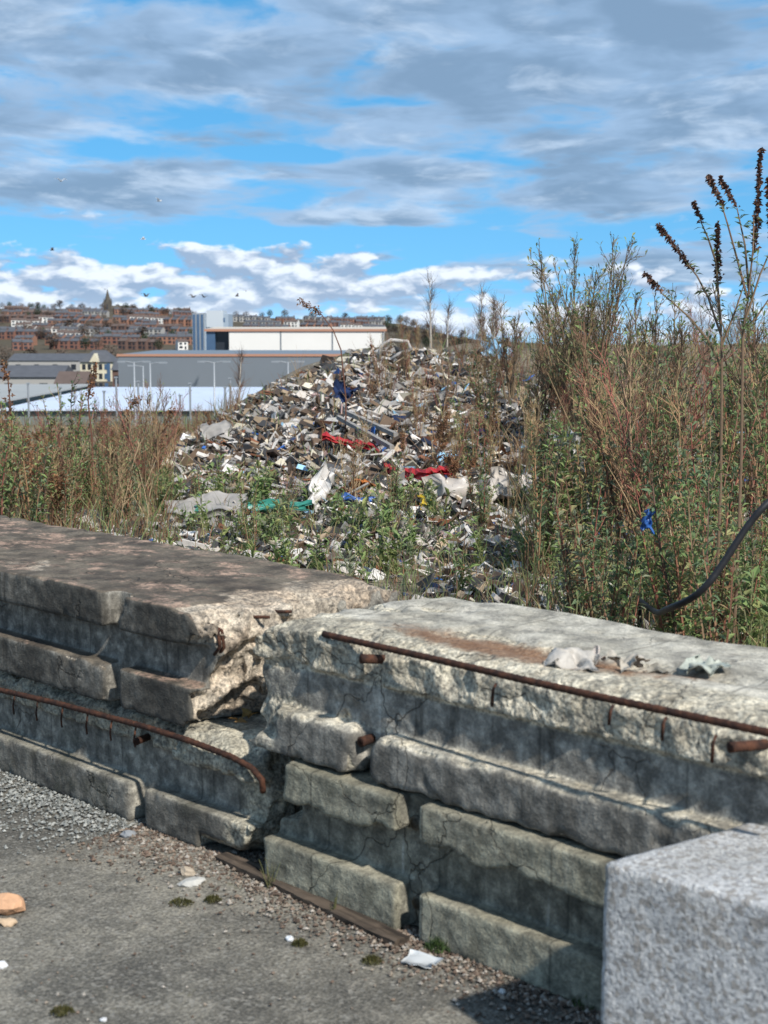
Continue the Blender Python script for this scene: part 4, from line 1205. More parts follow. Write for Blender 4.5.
# buddleias with dry flower spikes
def spike(b, p0, p1, r):
    n = int((p1 - p0).length / .0013)
    ax = (p1 - p0)
    for i in range(n):
        t = U(0, 1) ** .85
        rr = r * .62 * (1.05 - .8 * t) * U(.35, 1.25)
        q = p0 + ax * t + Vector((U(-1, 1), U(-1, 1), U(-1, 1))) * rr * 1.35
        b.leaf(q, around(ax.normalized(), U(.3, 1.5)), U(.014, .026), U(.010, .018), jit(P([(.11, .065, .055), (.15, .085, .065), (.085, .05, .05), (.19, .12, .085)]), .3), .2, U(-1.5, 1.5), .6)
def buddleia(base_px, Y, fork, stems, spikes, leaves, label):
    base = place(*base_px)
    root = empty('buddleia', base)
    st, lf = MB(), MB()
    def W(px, py, k=0): return at_y(px, py, Y + k) - base
    c = (.17, .115, .075)
    f = W(*fork)
    st.tube([Vector((0, 0, -.05)), Vector((.01, 0, .4)), f.lerp(Vector((0, 0, .0)), .4) + Vector((.012, 0, 0)), f], [.008, .0075, .0065, .006], 6, c)
    for path in stems:
        pts = [W(x, y, .04 * math.sin(x)) for x, y in path]
        st.tube(pts, [.0062 - .0035 * i / max(1, len(pts) - 1) for i in range(len(pts))], 5, jit(c, .15))
    st.build('stem', M_STEM, root)
    for (x0, y0, x1, y1, r) in spikes:
        b = MB(); k = .04 * math.sin(x0); p0, p1 = W(x0, y0, k), W(x1, y1, k)
        b.tube([p0, p0.lerp(p1, .6), p1], [.003, .0025, .001], 4, (.12, .07, .045))
        spike(b, p0, p1, r); b.build('flower_spike', M_SEED, root)
    for (x, y, n) in leaves:
        for i in range(n):
            d = Vector((U(-1, 1), U(-1, 1), U(-.2, .7)))
            lf.leaf(W(x, y), d, U(.035, .065), U(.012, .02), jit(P(GREENS)), U(.0, .4), U(-.6, .6))
    for path in [[(base_px[0], 620), fork]] + stems:
        for a, b_ in zip(path[:-1], path[1:]):
            for i in range(5):
                t = U(0, 1); x, y = a[0] + (b_[0] - a[0]) * t, a[1] + (b_[1] - a[1]) * t
                for k in range(2): lf.leaf(W(x, y, .0), Vector((U(-1, 1), U(-1, 1), U(-.1, .8))), U(.03, .055), U(.009, .016), jit(P(GREENS[:3])), .2, U(-.6, .6))
    lf.build('foliage', M_LEAF, root)
    tag(root, label, 'buddleia', 'tall buddleias with dry flower spikes')
buddleia((742, 6.9), 6.9, (743, 330), [[(743, 330), (748, 300), (753, 250), (754, 215)], [(748, 300), (738, 262), (727, 222), (722, 206)], [(749, 290), (745, 245), (737, 208)], [(746, 318), (760, 275), (775, 240)], [(743, 330), (756, 318), (775, 290)]],
         [(754, 252, 761, 150, .020), (724, 209, 708, 176, .013), (737, 207, 720, 178, .013), (772, 245, 768, 180, .016)], [(743, 226, 7), (738, 248, 7), (752, 262, 6), (764, 222, 5), (750, 300, 5), (766, 268, 4)],
         'tallest buddleia with a dark upright flower spike at the frame edge')
buddleia((722, 7.1), 7.1, (722, 368), [[(722, 368), (721, 320), (718, 284)], [(721, 335), (708, 297), (697, 276), (688, 265)], [(721, 330), (716, 262), (708, 238), (701, 222)], [(722, 368), (708, 340), (690, 318), (672, 302), (660, 292)], [(722, 345), (735, 312), (744, 285)]],
         [(718, 288, 717, 224, .024), (694, 272, 659, 226, .012), (702, 223, 694, 203, .013), (661, 292, 645, 274, .014)], [(704, 292, 7), (740, 285, 5), (722, 318, 4), (712, 330, 4)],
         'buddleia with drooping side spikes left of the tallest buddleia')
# arching dock stem over the heap, against the sky
def arch(px_pts, Y, label, head):
    base = place(px_pts[0][0], Y); root = empty('dock_plant', base)
    st, sd = MB(), MB()
    pts = [Vector((0, 0, -.02))] + [at_y(x, y, Y) - base for x, y in px_pts[1:]]
    st.tube(pts, [.009 - .006 * i / (len(pts) - 1) for i in range(len(pts))], 5, (.13, .06, .04))
    hp = pts[-head:]
    for i in range(110):
        p, d = lerp_pts(hp, U(0, .999)); sd.leaf(p + Vector((U(-1, 1), U(-1, 1), U(-1, 1))) * .028, around(d, U(.3, 1.4)), U(.02, .045), U(.013, .025), jit(P(DOCK[:3]), .3), .2, U(-1, 1), .5)
    st.build('stem', M_STEM, root); q = sd.build('seed_heads', M_SEED, root); q['kind'] = 'stuff'
    tag(root, label, 'dock plant', 'dead docks on the waste ground')
arch([(345, 480), (346, 400), (341, 350), (333, 330), (322, 315), (313, 308), (299, 301)], 15.5, 'tall dock arching over the heap crest against the sky', 3)
arch([(90, 520), (92, 440), (88, 400), (92, 380), (95, 365)], 12.0, 'tall upright dark brown dock in front of the cream flats', 3)
arch([(118, 520), (122, 440), (128, 412), (138, 398)], 13.0, 'dark dock spike leaning in front of the white shed roofs', 3)
arch([(155, 520), (160, 450), (166, 424), (172, 410)], 13.5, 'dark leaning dock spike just left of the heap foot', 3)
arch([(20, 520), (12, 430), (8, 380), (2, 362)], 11.5, 'dark dock at the frame edge in front of the far terraces', 3)
for k in PRO:
    for o in PRO[k]: drop_tree(o)

# low grass and dead stems: uncountable
def grass():
    rs = np.random.RandomState(3)
    V, C, Fq = [], [], []
    n = 0
    def blade(x, y, h, w, col, lean):
        nonlocal n
        a = rs.uniform(0, 6.28); lx, ly = math.cos(a) * lean * h, math.sin(a) * lean * h
        b = rs.uniform(0, 3.14); wx, wy = math.cos(b) * w, math.sin(b) * w
        V.extend([(x - wx, y - wy, 0), (x + wx, y + wy, 0), (x + lx * .35 + wx * .7, y + ly * .35 + wy * .7, h * .6), (x + lx * .35 - wx * .7, y + ly * .35 - wy * .7, h * .6), (x + lx, y + ly, h * .97)])
        Fq.append((n, n + 1, n + 2, n + 3)); Fq.append((n + 3, n + 2, n + 4)); C.extend([col] * 5); n += 5
    def patch(N, px0, px1, Y0, Y1, hm, greenp, dens=None):
        for i in range(N):
            Y = rs.uniform(Y0, Y1); px = rs.uniform(px0, px1)
            if dens and rs.rand() > dens(px, Y): continue
            x = (px - 384) / 1512 * Y
            g = rs.rand() < greenp
            c = np.array(GREENS[rs.randint(6)] if g else (DRY + DOCK[:2] + STEMS[:2])[rs.randint(8)]) * rs.uniform(.7, 1.25)
            blade(x, Y, hm * rs.uniform(.35, 1.0), rs.uniform(.0018, .005) * (1 if Y < 13 else 1.5), c, rs.uniform(.1, .9))
    patch(3000, 520, 800, 5.8, 14, .45, .5, lambda px, Y: 1 if Y > 5.6 + max(0, 640 - px) * .02 else .0)
    patch(2200, 440, 800, 13, 23, .5, .35, lambda px, Y: 1 if px > 520 else .4)
    patch(4200, -10, 170, 10.2, 20, .45, .4)
    patch(4500, 130, 560, 7.6, 12.5, .22, .65)
    patch(900, 150, 480, 12.5, 21, .30, .35)
    patch(2500, -10, 240, 20, 34, .45, .3)
    V = np.array(V); V[:, 2] += terr(V[:, 0], V[:, 1]) - .02
    o = link('grass', make_mesh('grass', V, Fq, False, [M_LEAF], cols=np.clip(np.array(C), 0, 1)))
    tag(o, 'mixed green and dead grass over the waste ground', 'grass', kind='stuff')
grass()

# black hose
def hose():
    pts2 = [(640, 600, 7.4), (656, 612, 6.2), (668, 609, 5.35), (690, 599, 5.15), (706, 586, 5.1), (720, 568, 5.1), (735, 545, 5.1), (750, 523, 5.1), (768, 503, 5.1), (800, 480, 5.2), (850, 470, 5.4), (900, 520, 5.7), (920, 640, 6.0)]
    b = MB(); pts = [at_y(*q) for q in pts2]
    fine = []
    for i in range(len(pts) - 1):
        p0, p1, p2, p3 = pts[max(i - 1, 0)], pts[i], pts[i + 1], pts[min(i + 2, len(pts) - 1)]
        for k in range(5):
            t = k / 5
            fine.append(.5 * ((2 * p1) + (p2 - p0) * t + (2 * p0 - 5 * p1 + 4 * p2 - p3) * t * t + (3 * p1 - p0 - 3 * p2 + p3) * t ** 3))
    fine.append(pts[-1])
    last = fine[-1].copy(); last.z = gz(last.x, last.y); fine.append(last)
    first = fine[0].copy(); first.z = gz(first.x, first.y); fine.insert(0, first)
    b.tube(fine, .0125, 10)
    o = b.build('hose', mat_plain('black_rubber', (.018, .018, .02), .55, .3, 30, .3), None, True)
    tag(o, 'thick black rubber hose curving up out of the thicket', 'hose')
hose()

# ------------------------------------------------------------------ the valley and the town
def mat_brick(name, c):
    return mat_plain(name, c, .9, .3, .9)
M_SLATE = mat_plain('slate_roof', (.085, .088, .098), .7, .35, .6)
M_TILE = mat_plain('brown_tile_roof', (.11, .08, .068), .8, .3, .6)
M_GLASS = mat_plain('dark_window', (.025, .03, .038), .15, .2, 3, 0, .6)
M_PANE = mat_plain('blue_glazing', (.06, .11, .19), .12, .2, 1, 0, .7)
M_WHITEC = mat_plain('white_cladding', (.70, .68, .64), .5, .05, .3)
M_GREYC = mat_plain('grey_cladding', (.155, .18, .205), .5, .1, .2)
M_ORANGE = mat_plain('orange_trim', (.40, .21, .14), .6, .1)
M_CREAM = mat_plain('cream_render', (.55, .50, .37), .8, .1, .5)
M_STEEL = mat_plain('galvanised_steel', (.30, .32, .34), .45, .15, 4, 0, .5, .3)
M_PALE = mat_plain('pale_roof_sheet', (.72, .77, .85), .5, .06, .2)
M_FENCEC = mat_plain('greygreen_cladding', (.17, .20, .19), .7, .15, .3)
HOUSE_MATS = {'brick red': mat_brick('brick_red', (.20, .10, .075)), 'dark brick': mat_brick('brick_dark', (.13, .08, .066)), 'orange brick': mat_brick('brick_orange', (.27, .14, .095)),
              'white rendered': mat_plain('white_render', (.68, .66, .62), .8, .08), 'grey rendered': mat_plain('grey_render', (.33, .32, .30), .8, .1)}
def house_proto(colour, roof):
    """terraced house, front to -y: walls with window and door recesses, pitched roof, chimney"""
    root = empty('terraced_house')
    W_, D_, H_, G_ = 5.6, 8.0, 5.6, 1.9
    b = MB()
    b.box((-W_ / 2, 0, -3), (W_ / 2, D_, H_))
    b.add([(-W_ / 2, 0, H_), (-W_ / 2, D_, H_), (-W_ / 2, D_ / 2, H_ + G_), (W_ / 2, 0, H_), (W_ / 2, D_, H_), (W_ / 2, D_ / 2, H_ + G_)], [(0, 2, 1), (3, 4, 5)], (.5, .5, .5))
    for (x0, x1, z0, z1) in ((-2.1, -.5, 3.3, 4.8), (.7, 1.9, 3.3, 4.8), (-2.1, -.2, .7, 2.4), (.9, 1.9, 0, 2.2)):
        b.box((x0, -.06, z0), (x1, .05, z1), m=1)
    b.build('wall', [HOUSE_MATS[colour], M_GLASS], root)
    b = MB(); o_ = .3
    for s in (-1, 1):
        y0 = D_ / 2 + s * (D_ / 2 + o_); z0 = H_ - G_ * o_ / (D_ / 2)
        vs = [(-W_ / 2, y0, z0), (W_ / 2, y0, z0), (W_ / 2, D_ / 2, H_ + G_), (-W_ / 2, D_ / 2, H_ + G_)]
        vs += [(x, y, z + .2) for x, y, z in vs]
        b.add(vs, [(0, 1, 2, 3), (4, 7, 6, 5), (0, 4, 5, 1), (1, 5, 6, 2), (2, 6, 7, 3), (3, 7, 4, 0)], (.5, .5, .5))
    rf = b.build('roof', roof, root)
    b = MB(); b.box((W_ / 2 - .75, D_ / 2 - .4, H_ + G_ - .6), (W_ / 2 - .02, D_ / 2 + .4, H_ + G_ + 1.3)); b.build('chimney', HOUSE_MATS['dark brick'], rf)
    return root
HP = {k: house_proto(k, M_SLATE if i % 2 == 0 else M_TILE) for i, k in enumerate(HOUSE_MATS)}
# rows of terraces stepping up the hillside
def hill_Y(px, py):
    Yv = np.linspace(820, 1800, 197)
    zz = terr((px - 384) / 1512 * Yv, Yv)
    yy = 325 - (zz - CAM_H) * 1512 / Yv
    ok = np.argwhere(yy <= py)
    return float(Yv[ok[0, 0]]) if len(ok) else 1790.0
LEVELS = [(349.5, 'bottom row'), (345, 'second row up'), (340.5, 'third row up'), (336, 'fourth row up'), (331.5, 'fifth row up'), (327, 'sixth row up'), (322.5, 'seventh row up'), (318, 'eighth row up'), (314, 'top row')]
rh = random.Random(8)
for li, (py, row) in enumerate(LEVELS):
    for (x0, x1, side) in ((-4, 192, ''), (230, 384, ' behind the white building')):
        if side and py > 332: continue
        if side and py < 319: continue
        run, px = [], x0 + rh.uniform(0, 10)
        colour, left = 'brick red', 0
        while px < x1:
            Y = hill_Y(px, py + rh.uniform(-1.2, 1.2))
            step = 6.6 * 1512 / Y
            if left <= 0:
                if rh.random() < .55: px += step * rh.uniform(.5, 2.4)
                left = rh.randint(2, 6)
                colour = rh.choices(['brick red', 'dark brick', 'orange brick', 'white rendered', 'grey rendered'], [26, 18, 26, 24 if li < 5 else 10, 22])[0]
                tilt = rh.uniform(-1.6, 1.6)
                Y0 = Y
            o = copy_tree(HP[colour]); p = place(px, Y0)
            o.location = p + Vector((0, 0, .4)); o.scale = (6.6 / 5.6, 1, rh.uniform(.86, .98)); o.rotation_euler = (0, 0, tilt * .3)
            run.append((o, colour)); px += step; left -= 1
        for i, (o, k) in enumerate(run):
            tag(o, f'{k} terraced house, {ordinal(i + 1)}' + ('' if i == 0 else ' from left') + f' in the {row}{side}', 'house', 'terraced houses on the hillside')
for k in HP: drop_tree(HP[k])

def wall_box(root, name, lo, hi, mat):
    b = MB(); b.box(lo, hi); return b.build(name, mat, root)
def mat_ribbed(name, c, sc_=1.2):
    m, t = new_mat(name)
    ob = t.n('TexCoord').outputs['Object']
    wv = t.n('TexWave', {'bands_direction': 'X'}, Vector=ob, Scale=sc_).outputs['Color']
    nz = t.noise(ob, .12, 4)
    finish(t, t.mix(nz, tuple(q * .85 for q in c), tuple(q * 1.12 for q in c)), .5, t.xyz(wv)[0], .4, .06, .4)
    return m
# white sheeted low roofs in front
def low_shed(px0, px1, y_far, y_near, Yf, Yn, label, roofmat):
    a, c = at_y(px0, y_far, Yf), at_y(px1, y_far, Yf)
    e = at_y(px0, y_near, Yn)
    root = empty('low_shed', (0, Yn, 0))
    x0, x1 = a.x, c.x
    b = MB(); zf, zn = a.z, e.z
    vs = [(x0, 0, zn), (x1, 0, zn), (x1, Yf - Yn, zf), (x0, Yf - Yn, zf)]; vs = vs + [(x, y, z - .14) for x, y, z in vs]
    b.add(vs, [(0, 1, 2, 3), (7, 6, 5, 4), (4, 5, 1, 0), (5, 6, 2, 1), (6, 7, 3, 2), (7, 4, 0, 3)], (.5, .5, .5))
    b.build('roof', roofmat, root)
    wall_box(root, 'wall', (x0 + .3, .4, -12), (x1 - .3, Yf - Yn - .4, min(zf, zn) - .15), M_FENCEC)
    n = int((x1 - x0) / 3)
    for i in range(n + 1):
        x = x0 + .35 + (x1 - x0 - .7) * i / n
        wall_box(root, 'pilaster', (x - .12, .25, -12), (x + .12, .39, zn - .15), M_STEEL)
    tag(root, label, 'shed', 'low sheds below the tip')
low_shed(96, 300, 387, 409, 150, 112, 'low shed with a bright bluish white sheet roof in front of the grey shed', mat_ribbed('white_roof_sheet', (.54, .60, .70)))
low_shed(-30, 93, 384, 405, 150, 108, 'low shed with a dull cream roof at the frame edge', mat_ribbed('cream_roof_sheet', (.34, .335, .31)))
# grey shed
def grey_shed():
    Y = 175; a, c = at_y(118, 354, Y), at_y(372, 355, Y)
    root = empty('grey_shed', ((a.x + c.x) / 2, Y, 0)); hw = (c.x - a.x) / 2
    wall_box(root, 'wall', (-hw, 0, -12), (hw, 30, a.z - .28), mat_plain('grey_cladding_flat', (.155, .175, .195), .6, .12, .15))
    wall_box(root, 'eaves_trim', (-hw - .15, -.1, a.z - .28), (hw + .15, .05, a.z), M_ORANGE)
    wall_box(root, 'roof', (-hw - .1, .06, a.z - .27), (hw + .1, 30.1, a.z - .05), M_GREYC)
    tag(root, 'long grey metal shed with an orange trim along its eaves', 'shed')
grey_shed()
def white_building():
    Y = 270; a, c = at_y(206, 329, Y), at_y(384, 331, Y)
    root = empty('white_building', (a.x, Y, 0)); L = c.x - a.x; zt = a.z
    r1 = at_y(229, 330, Y).x - a.x
    body = wall_box(root, 'wall', (r1, 0, -12), (L, 40, zt - .43), M_WHITEC)
    for i in range(1, 4):
        x = r1 + (L - r1) * i / 3 - (.2 if i == 3 else 0)
        wall_box(root, 'panel_joint', (x - .12, -.05, -12), (x + .12, .05, zt - .43), M_GREYC)
    wall_box(root, 'entrance_glazing', (1.6, 1.5, -12), (r1 - .01, 39, zt - .43), M_GLASS)
    wall_box(root, 'end_wall', (0, .2, -12), (1.59, 39, zt - .43), M_PANE)
    wall_box(root, 'fascia', (-.3, -.25, zt - .42), (L + .5, 40.5, zt), M_ORANGE)
    b = MB(); b.add([(-.2, -.2, zt + .01), (L + .4, -.2, zt + .01), (L + .4, 20, zt + .35), (-.6, 20, zt + .35), (-.6, 40, zt + .01), (L + .4, 40, zt + .01)], [(0, 1, 2, 3), (3, 2, 5, 4), (0, 3, 4), (1, 5, 2), (0, 4, 5, 1)], (.5, .5, .5))
    b.build('roof', mat_plain('cream_roof', (.52, .46, .38), .6, .1), root)
    tag(root, 'long white clad building with orange fascia behind the grey shed', 'building')
white_building()
def tower():
    Y = 320; a, c, e = at_y(192, 313, Y), at_y(228, 312, Y), at_y(204, 312, Y)
    root = empty('office_tower', (a.x, Y, 0)); xe, xc = e.x - a.x, c.x - a.x; zt = a.z
    wall_box(root, 'stair_tower', (0, 0, -12), (xe - .02, 8, zt), M_STEEL)
    for i in range(3):
        x = xe * (i + .5) / 3
        wall_box(root, 'window_strip', (x - .25, -.12, -12), (x + .25, -.01, zt - .3), M_PANE)
    wall_box(root, 'wall', (xe, .5, -12), (xc, 10, zt - .2), mat_plain('bluegrey_cladding', (.30, .36, .42), .5, .1))
    for r in range(4):
        for i in range(4):
            x = xe + .7 + (xc - xe - 1.2) * i / 4; z = zt - 1.0 - r * 1.9
            wall_box(root, 'window', (x, .42, z - .9), (x + .75, .52, z), M_PANE)
    wall_box(root, 'roof_plant', (xe + .4, .35, zt - 3.0), (xe + 4.0, 8, zt + .5), mat_plain('plant_cladding', (.46, .50, .53), .5, .08))
    tag(root, 'blue-grey office tower with a white roof plant beside the white building', 'tower')
tower()
def cream_flats():
    Y = 420; a, c = at_y(80, 362, Y), at_y(112, 362, Y); w_ = c.x - a.x
    root = empty('apartment_block', (a.x, Y, 0)); zt = a.z; zb = -14
    wall_box(root, 'wall', (0, 0, zb), (w_, 12, zt), M_CREAM)
    b = MB(); b.add([(-.4, -.5, zt), (w_ + .4, -.5, zt), (w_ + .4, 12.5, zt), (-.4, 12.5, zt), (w_ * .3, 6, zt + 3.2), (w_ * .7, 6, zt + 3.2)], [(0, 1, 5, 4), (1, 2, 5), (2, 3, 4, 5), (3, 0, 4), (0, 3, 2, 1)], (.5, .5, .5))
    b.build('roof', M_SLATE, root)
    b = MB(); b.add([(w_ * .3, -.6, zt), (w_ * .62, -.6, zt), (w_ * .46, -.6, zt + 2.4), (w_ * .3, 5, zt), (w_ * .62, 5, zt), (w_ * .46, 5, zt + 2.4)], [(0, 1, 2), (0, 2, 5, 3), (2, 1, 4, 5), (3, 5, 4)], (.5, .5, .5)); b.build('gable', M_CREAM, root)
    for r in range(4):
        for i in range(5):
            x = .6 + i * (w_ - 1.2) / 5; z = zt - .6 - r * 2.6
            wd = wall_box(root, 'window', (x, -.12, z - 1.5), (x + .95, -.01, z), M_PANE if i == 4 else M_GLASS)
    wall_box(root, 'stair_glazing', (w_ - 1.4, -.2, zb), (w_ - .5, -.13, zt - .3), M_PANE)
    tag(root, 'cream block of flats with grey hipped roof and blue stair glazing', 'flats')
cream_flats()
def plain_shed(px0, px1, py, Y, roof, wallm, label, dep=20):
    a, c = at_y(px0, py, Y), at_y(px1, py, Y); w_ = c.x - a.x
    root = empty('pitched_shed', (a.x, Y, 0)); zt = a.z
    wall_box(root, 'wall', (0, 0, -14), (w_, dep, zt - 2.2), wallm)
    b = MB(); b.add([(-.3, -.4, zt - 2.2), (w_ + .3, -.4, zt - 2.2), (w_ + .3, dep / 2, zt), (-.3, dep / 2, zt), (-.3, dep + .4, zt - 2.2), (w_ + .3, dep + .4, zt - 2.2)], [(0, 1, 2, 3), (3, 2, 5, 4), (0, 3, 4), (1, 5, 2), (0, 4, 5, 1)], (.5, .5, .5))
    b.build('roof', roof, root)
    for i in range(max(2, int(w_ / 6))):
        x = (i + .4) * w_ / max(2, int(w_ / 6)); wall_box(root, 'window', (x, -.08, zt - 5.2), (x + 1.6, -.005, zt - 3.4), M_GLASS)
    tag(root, label, 'shed', 'older sheds in the valley')
plain_shed(8, 82, 354, 500, M_SLATE, HOUSE_MATS['grey rendered'], 'long slate roofed hall left of the cream flats')
plain_shed(-10, 60, 366, 300, M_SLATE, HOUSE_MATS['grey rendered'], 'grey walled shed at the frame edge below the slate roofed hall', 14)
plain_shed(55, 84, 372, 280, M_TILE, HOUSE_MATS['brick red'], 'small brick shed in front of the cream flats', 10)
plain_shed(112, 122, 360, 330, M_SLATE, HOUSE_MATS['dark brick'], 'dark brick gable between the cream flats and the grey shed', 12)
# church
def church():
    Y = 1750; base = place(107.5, Y); k = Y / 1500
    M_ST = mat_plain('dark_stone', (.085, .075, .062), .9, .2, .5)
    root = empty('church', base)
    zt = at_y(107, 302, Y).z - base.z; zs = at_y(107, 291, Y).z - base.z
    h = 3.6 * k
    tw_ = wall_box(root, 'tower', (-h, 0, -4), (h, 2 * h, zt), M_ST)
    b = MB(); n = 8
    vs = [(h * .9 * math.cos(i * math.pi / 4 + .39), h + h * .9 * math.sin(i * math.pi / 4 + .39), zt) for i in range(n)] + [(0, h, zs + 3)]
    b.add(vs, [(i, (i + 1) % n, n) for i in range(n)], (.5, .5, .5)); b.build('spire', M_ST, root)
    for sx in (-1, 1):
        for sy in (0, 1):
            b = MB(); b.tube([(sx * h * .85, .5 + sy * 2 * (h - .5), zt - .2), (sx * h * .85, .5 + sy * 2 * (h - .5), zt + 2), (sx * h * .85, .5 + sy * 2 * (h - .5), zt + 5)], [.7, .6, .05], 5); b.build('pinnacle', M_ST, root)
    wall_box(root, 'belfry_window', (-.9, -.15, zt - 8), (.9, -.01, zt - 3), M_GLASS)
    b = MB(); L = 24 * k; zz = 6 * k
    b.add([(h, 0, -4), (h + L, 0, -4), (h + L, 12, -4), (h, 12, -4), (h, 0, zz * .55), (h + L, 0, zz * .55), (h + L, 12, zz * .55), (h, 12, zz * .55), (h, 6, zz), (h + L, 6, zz)], [(0, 1, 5, 4), (2, 3, 7, 6), (1, 2, 6, 9, 5), (4, 5, 9, 8), (7, 8, 9, 6)], (.5, .5, .5))
    b.build('nave', M_ST, root)
    tag(root, 'dark stone church with a tall spire on the skyline', 'church')
church()
# trees over the town
M_BARE = mat_plain('winter_twigs', (.10, .075, .058), .95, .35, .5)
M_EVER = mat_plain('evergreen', (.035, .055, .028), .9, .3, .5)
def tree_proto(h, wdt, mat, seed):
    root = empty('winter_tree'); rr = np.random.RandomState(seed)
    b = MB(); b.tube([(0, 0, -1), (.1, 0, h * .3), (0, .1, h * .7)], [h * .035, h * .025, h * .008], 6); b.build('trunk', mat_trunk, root)
    b = MB()
    for i in range(420):
        d = rr.normal(size=3); d /= np.linalg.norm(d); r = rr.rand() ** .4
        p = Vector((d[0] * r * wdt, d[1] * r * wdt, h * .60 + d[2] * r * h * .40)) * 1.0
        s = h * rr.uniform(.02, .055); q = Vector(rr.normal(size=3)).normalized(); e = q.cross(Vector((.2, .4, .9))).normalized()
        b.add([p - e * s, p + e * s, p + q * s * 1.9], [(0, 1, 2)], (.5, .5, .5))
    b.build('crown', mat, root)
    return root
mat_trunk = mat_plain('tree_trunk', (.07, .055, .042), .9)
TP = [tree_proto(10, 4.2, M_BARE, 1), tree_proto(8, 4.6, M_BARE, 2), tree_proto(9, 3.2, M_EVER, 3)]
rt = random.Random(4)
spots = [(rnd.uniform(384, 520), rnd.uniform(1000, 1790)) for q in range(40)] + [(rnd.uniform(-5, 200), rnd.uniform(950, 1780)) for q in range(48)] + [(3, 1750), (10, 1760), (22, 1740), (30, 1745), (38, 1760), (60, 1750), (72, 1745), (118, 1760), (126, 1750), (134, 1745), (150, 1730), (163, 1760), (172, 1720), (179, 1750), (236, 1740), (246, 1750), (262, 1760), (270, 1745), (285, 1755),
         (312, 1760), (330, 1750), (345, 1760), (372, 1765), (390, 1700), (398, 1690), (406, 1680), (414, 1700), (424, 1650), (388, 1400), (396, 1300), (405, 1350), (416, 1300), (426, 1250), (436, 1280),
         (16, 1500), (48, 1480), (104, 1450), (42, 1150), (108, 1100), (145, 1000), (98, 980), (30, 640), (62, 600), (110, 620), (4, 700)]
TREES = []
for i, (px, Y) in enumerate(spots):
    o = copy_tree(TP[2] if (rt.random() < .22 or (px, Y) == (145, 1000)) else TP[rt.randint(0, 1)])
    o.location = place(px, Y); o.rotation_euler = (0, 0, rt.uniform(0, 6.28)); o.scale = (rt.uniform(.8, 1.25),) * 3
    tag(o, None, 'tree', 'trees among the houses')
    by = 'skyline' if Y > 1620 and px < 384 else ('behind the heap crest' if px > 380 else 'among the houses' if Y > 900 else 'in the valley')
    TREES.append((by, o))
for by in sorted({q[0] for q in TREES}):
    rows = sorted([o for b_, o in TREES if b_ == by], key=lambda o: to_px(o.location)[0])
    for i, o in enumerate(rows):
        o['label'] = f'dark winter tree {by if by != "skyline" else "on the town skyline"}, {ordinal(i + 1)}' + ('' if i == 0 else ' from left')
for t_ in TP: drop_tree(t_)

# street lamps and fence posts beyond the tip
def lamp(px, py, Y, arms, label, zb=-11.0):
    top = at_y(px, py, Y); root = empty('street_lamp', (top.x, Y, zb)); H = top.z - zb
    b = MB(); b.tube([(0, 0, 0), (0, 0, H * .5), (0, 0, H)], [.08, .065, .05], 8); b.build('pole', M_STEEL, root, True)
    for s in arms:
        b = MB(); b.tube([(0, 0, H - .05), (s * .45, 0, H + .02), (s * .9, 0, H + .03)], .035, 6); b.build('arm', M_STEEL, root)
        b = MB(); b.box((min(s * .55, s * 1.05), -.12, H - .03), (max(s * .55, s * 1.05), .12, H + .07)); b.build('lamp_head', M_STEEL, root)
    tag(root, label, 'street lamp', 'street lamps below the tip')
lamp(134, 362, 96, (-1, 1), 'twin headed street lamp farthest left, in front of the grey shed')
lamp(150, 363, 92, (1,), 'single armed street lamp second from left')
lamp(143, 366, 104, (-1,), 'short armed lamp post between the two left lamps')
lamp(214, 362, 96, (-1, 1), 'twin headed street lamp in front of the middle of the grey shed')
lamp(288, 362, 96, (-1, 1), 'twin headed street lamp whose foot the heap hides')
for i, (px, py) in enumerate(((116, 378), (190, 384), (104, 392), (138, 382), (225, 388), (230, 379), (180, 396), (28, 384), (60, 388))):
    top = at_y(px, py, 46.0); zb = gz(top.x, 46.0)
    root = empty('fence_post', (top.x, 46.0, zb - .3))
    b = MB(); b.tube([(0, 0, 0), (0, 0, top.z - zb + .3)], .035, 6); b.build('post', M_STEEL, root)
    b = MB(); b.box((-.05, -.05, top.z - zb + .3), (.05, .05, top.z - zb + .34)); b.build('cap', M_STEEL, root)
    later(root, 'thin galvanised fence post', 'fence post', 'fence posts beyond the tip', top)

# gulls
M_GULL = mat_plain('gull_plumage', (.55, .53, .50), .8, .3, 6)
M_GULLD = mat_plain('gull_dark', (.10, .09, .085), .8)
def gull(px, py, Y, ang, dark, label, span=1.2):
    p = at_y(px, py, Y); root = empty('gull', p, ang)
    mt = M_GULLD if dark else M_GULL
    b = MB(); b.tube([(0, -.26, 0), (0, -.2, .01), (0, -.05, .0), (0, .12, -.005), (0, .26, .0)], [.012, .045, .065, .05, .012], 7); b.build('body', mt, root, True)
    for s in (-1, 1):
        b = MB(); h = span / 2
        f1, f2 = U(.10, .28), U(-.12, .12)
        top = [(s * .04, -.10, .02), (s * .04, .10, .02), (s * h * .5, -.13, f1), (s * h * .5, .05, f1), (s * h, .06, f1 + f2)]
        vs = [Vector(q) for q in top] + [Vector(q) + Vector((0, 0, -.015)) for q in top]
        fs = [(0, 2, 3, 1), (2, 4, 3), (5, 6, 8, 7), (7, 8, 9), (0, 5, 7, 2), (2, 7, 9, 4), (4, 9, 8, 3), (3, 8, 6, 1), (1, 6, 5, 0)]
        b.add(vs, fs, (.5, .5, .5)); b.build('wing', mt, root)
    b = MB(); b.add([(0, .22, .01), (-.07, .36, 0), (.07, .36, 0), (0, .22, -.01)], [(0, 1, 2), (3, 2, 1), (0, 3, 1), (0, 2, 3)], (.5, .5, .5)); b.build('tail', mt, root)
    tag(root, label, 'gull', 'gulls over the valley')
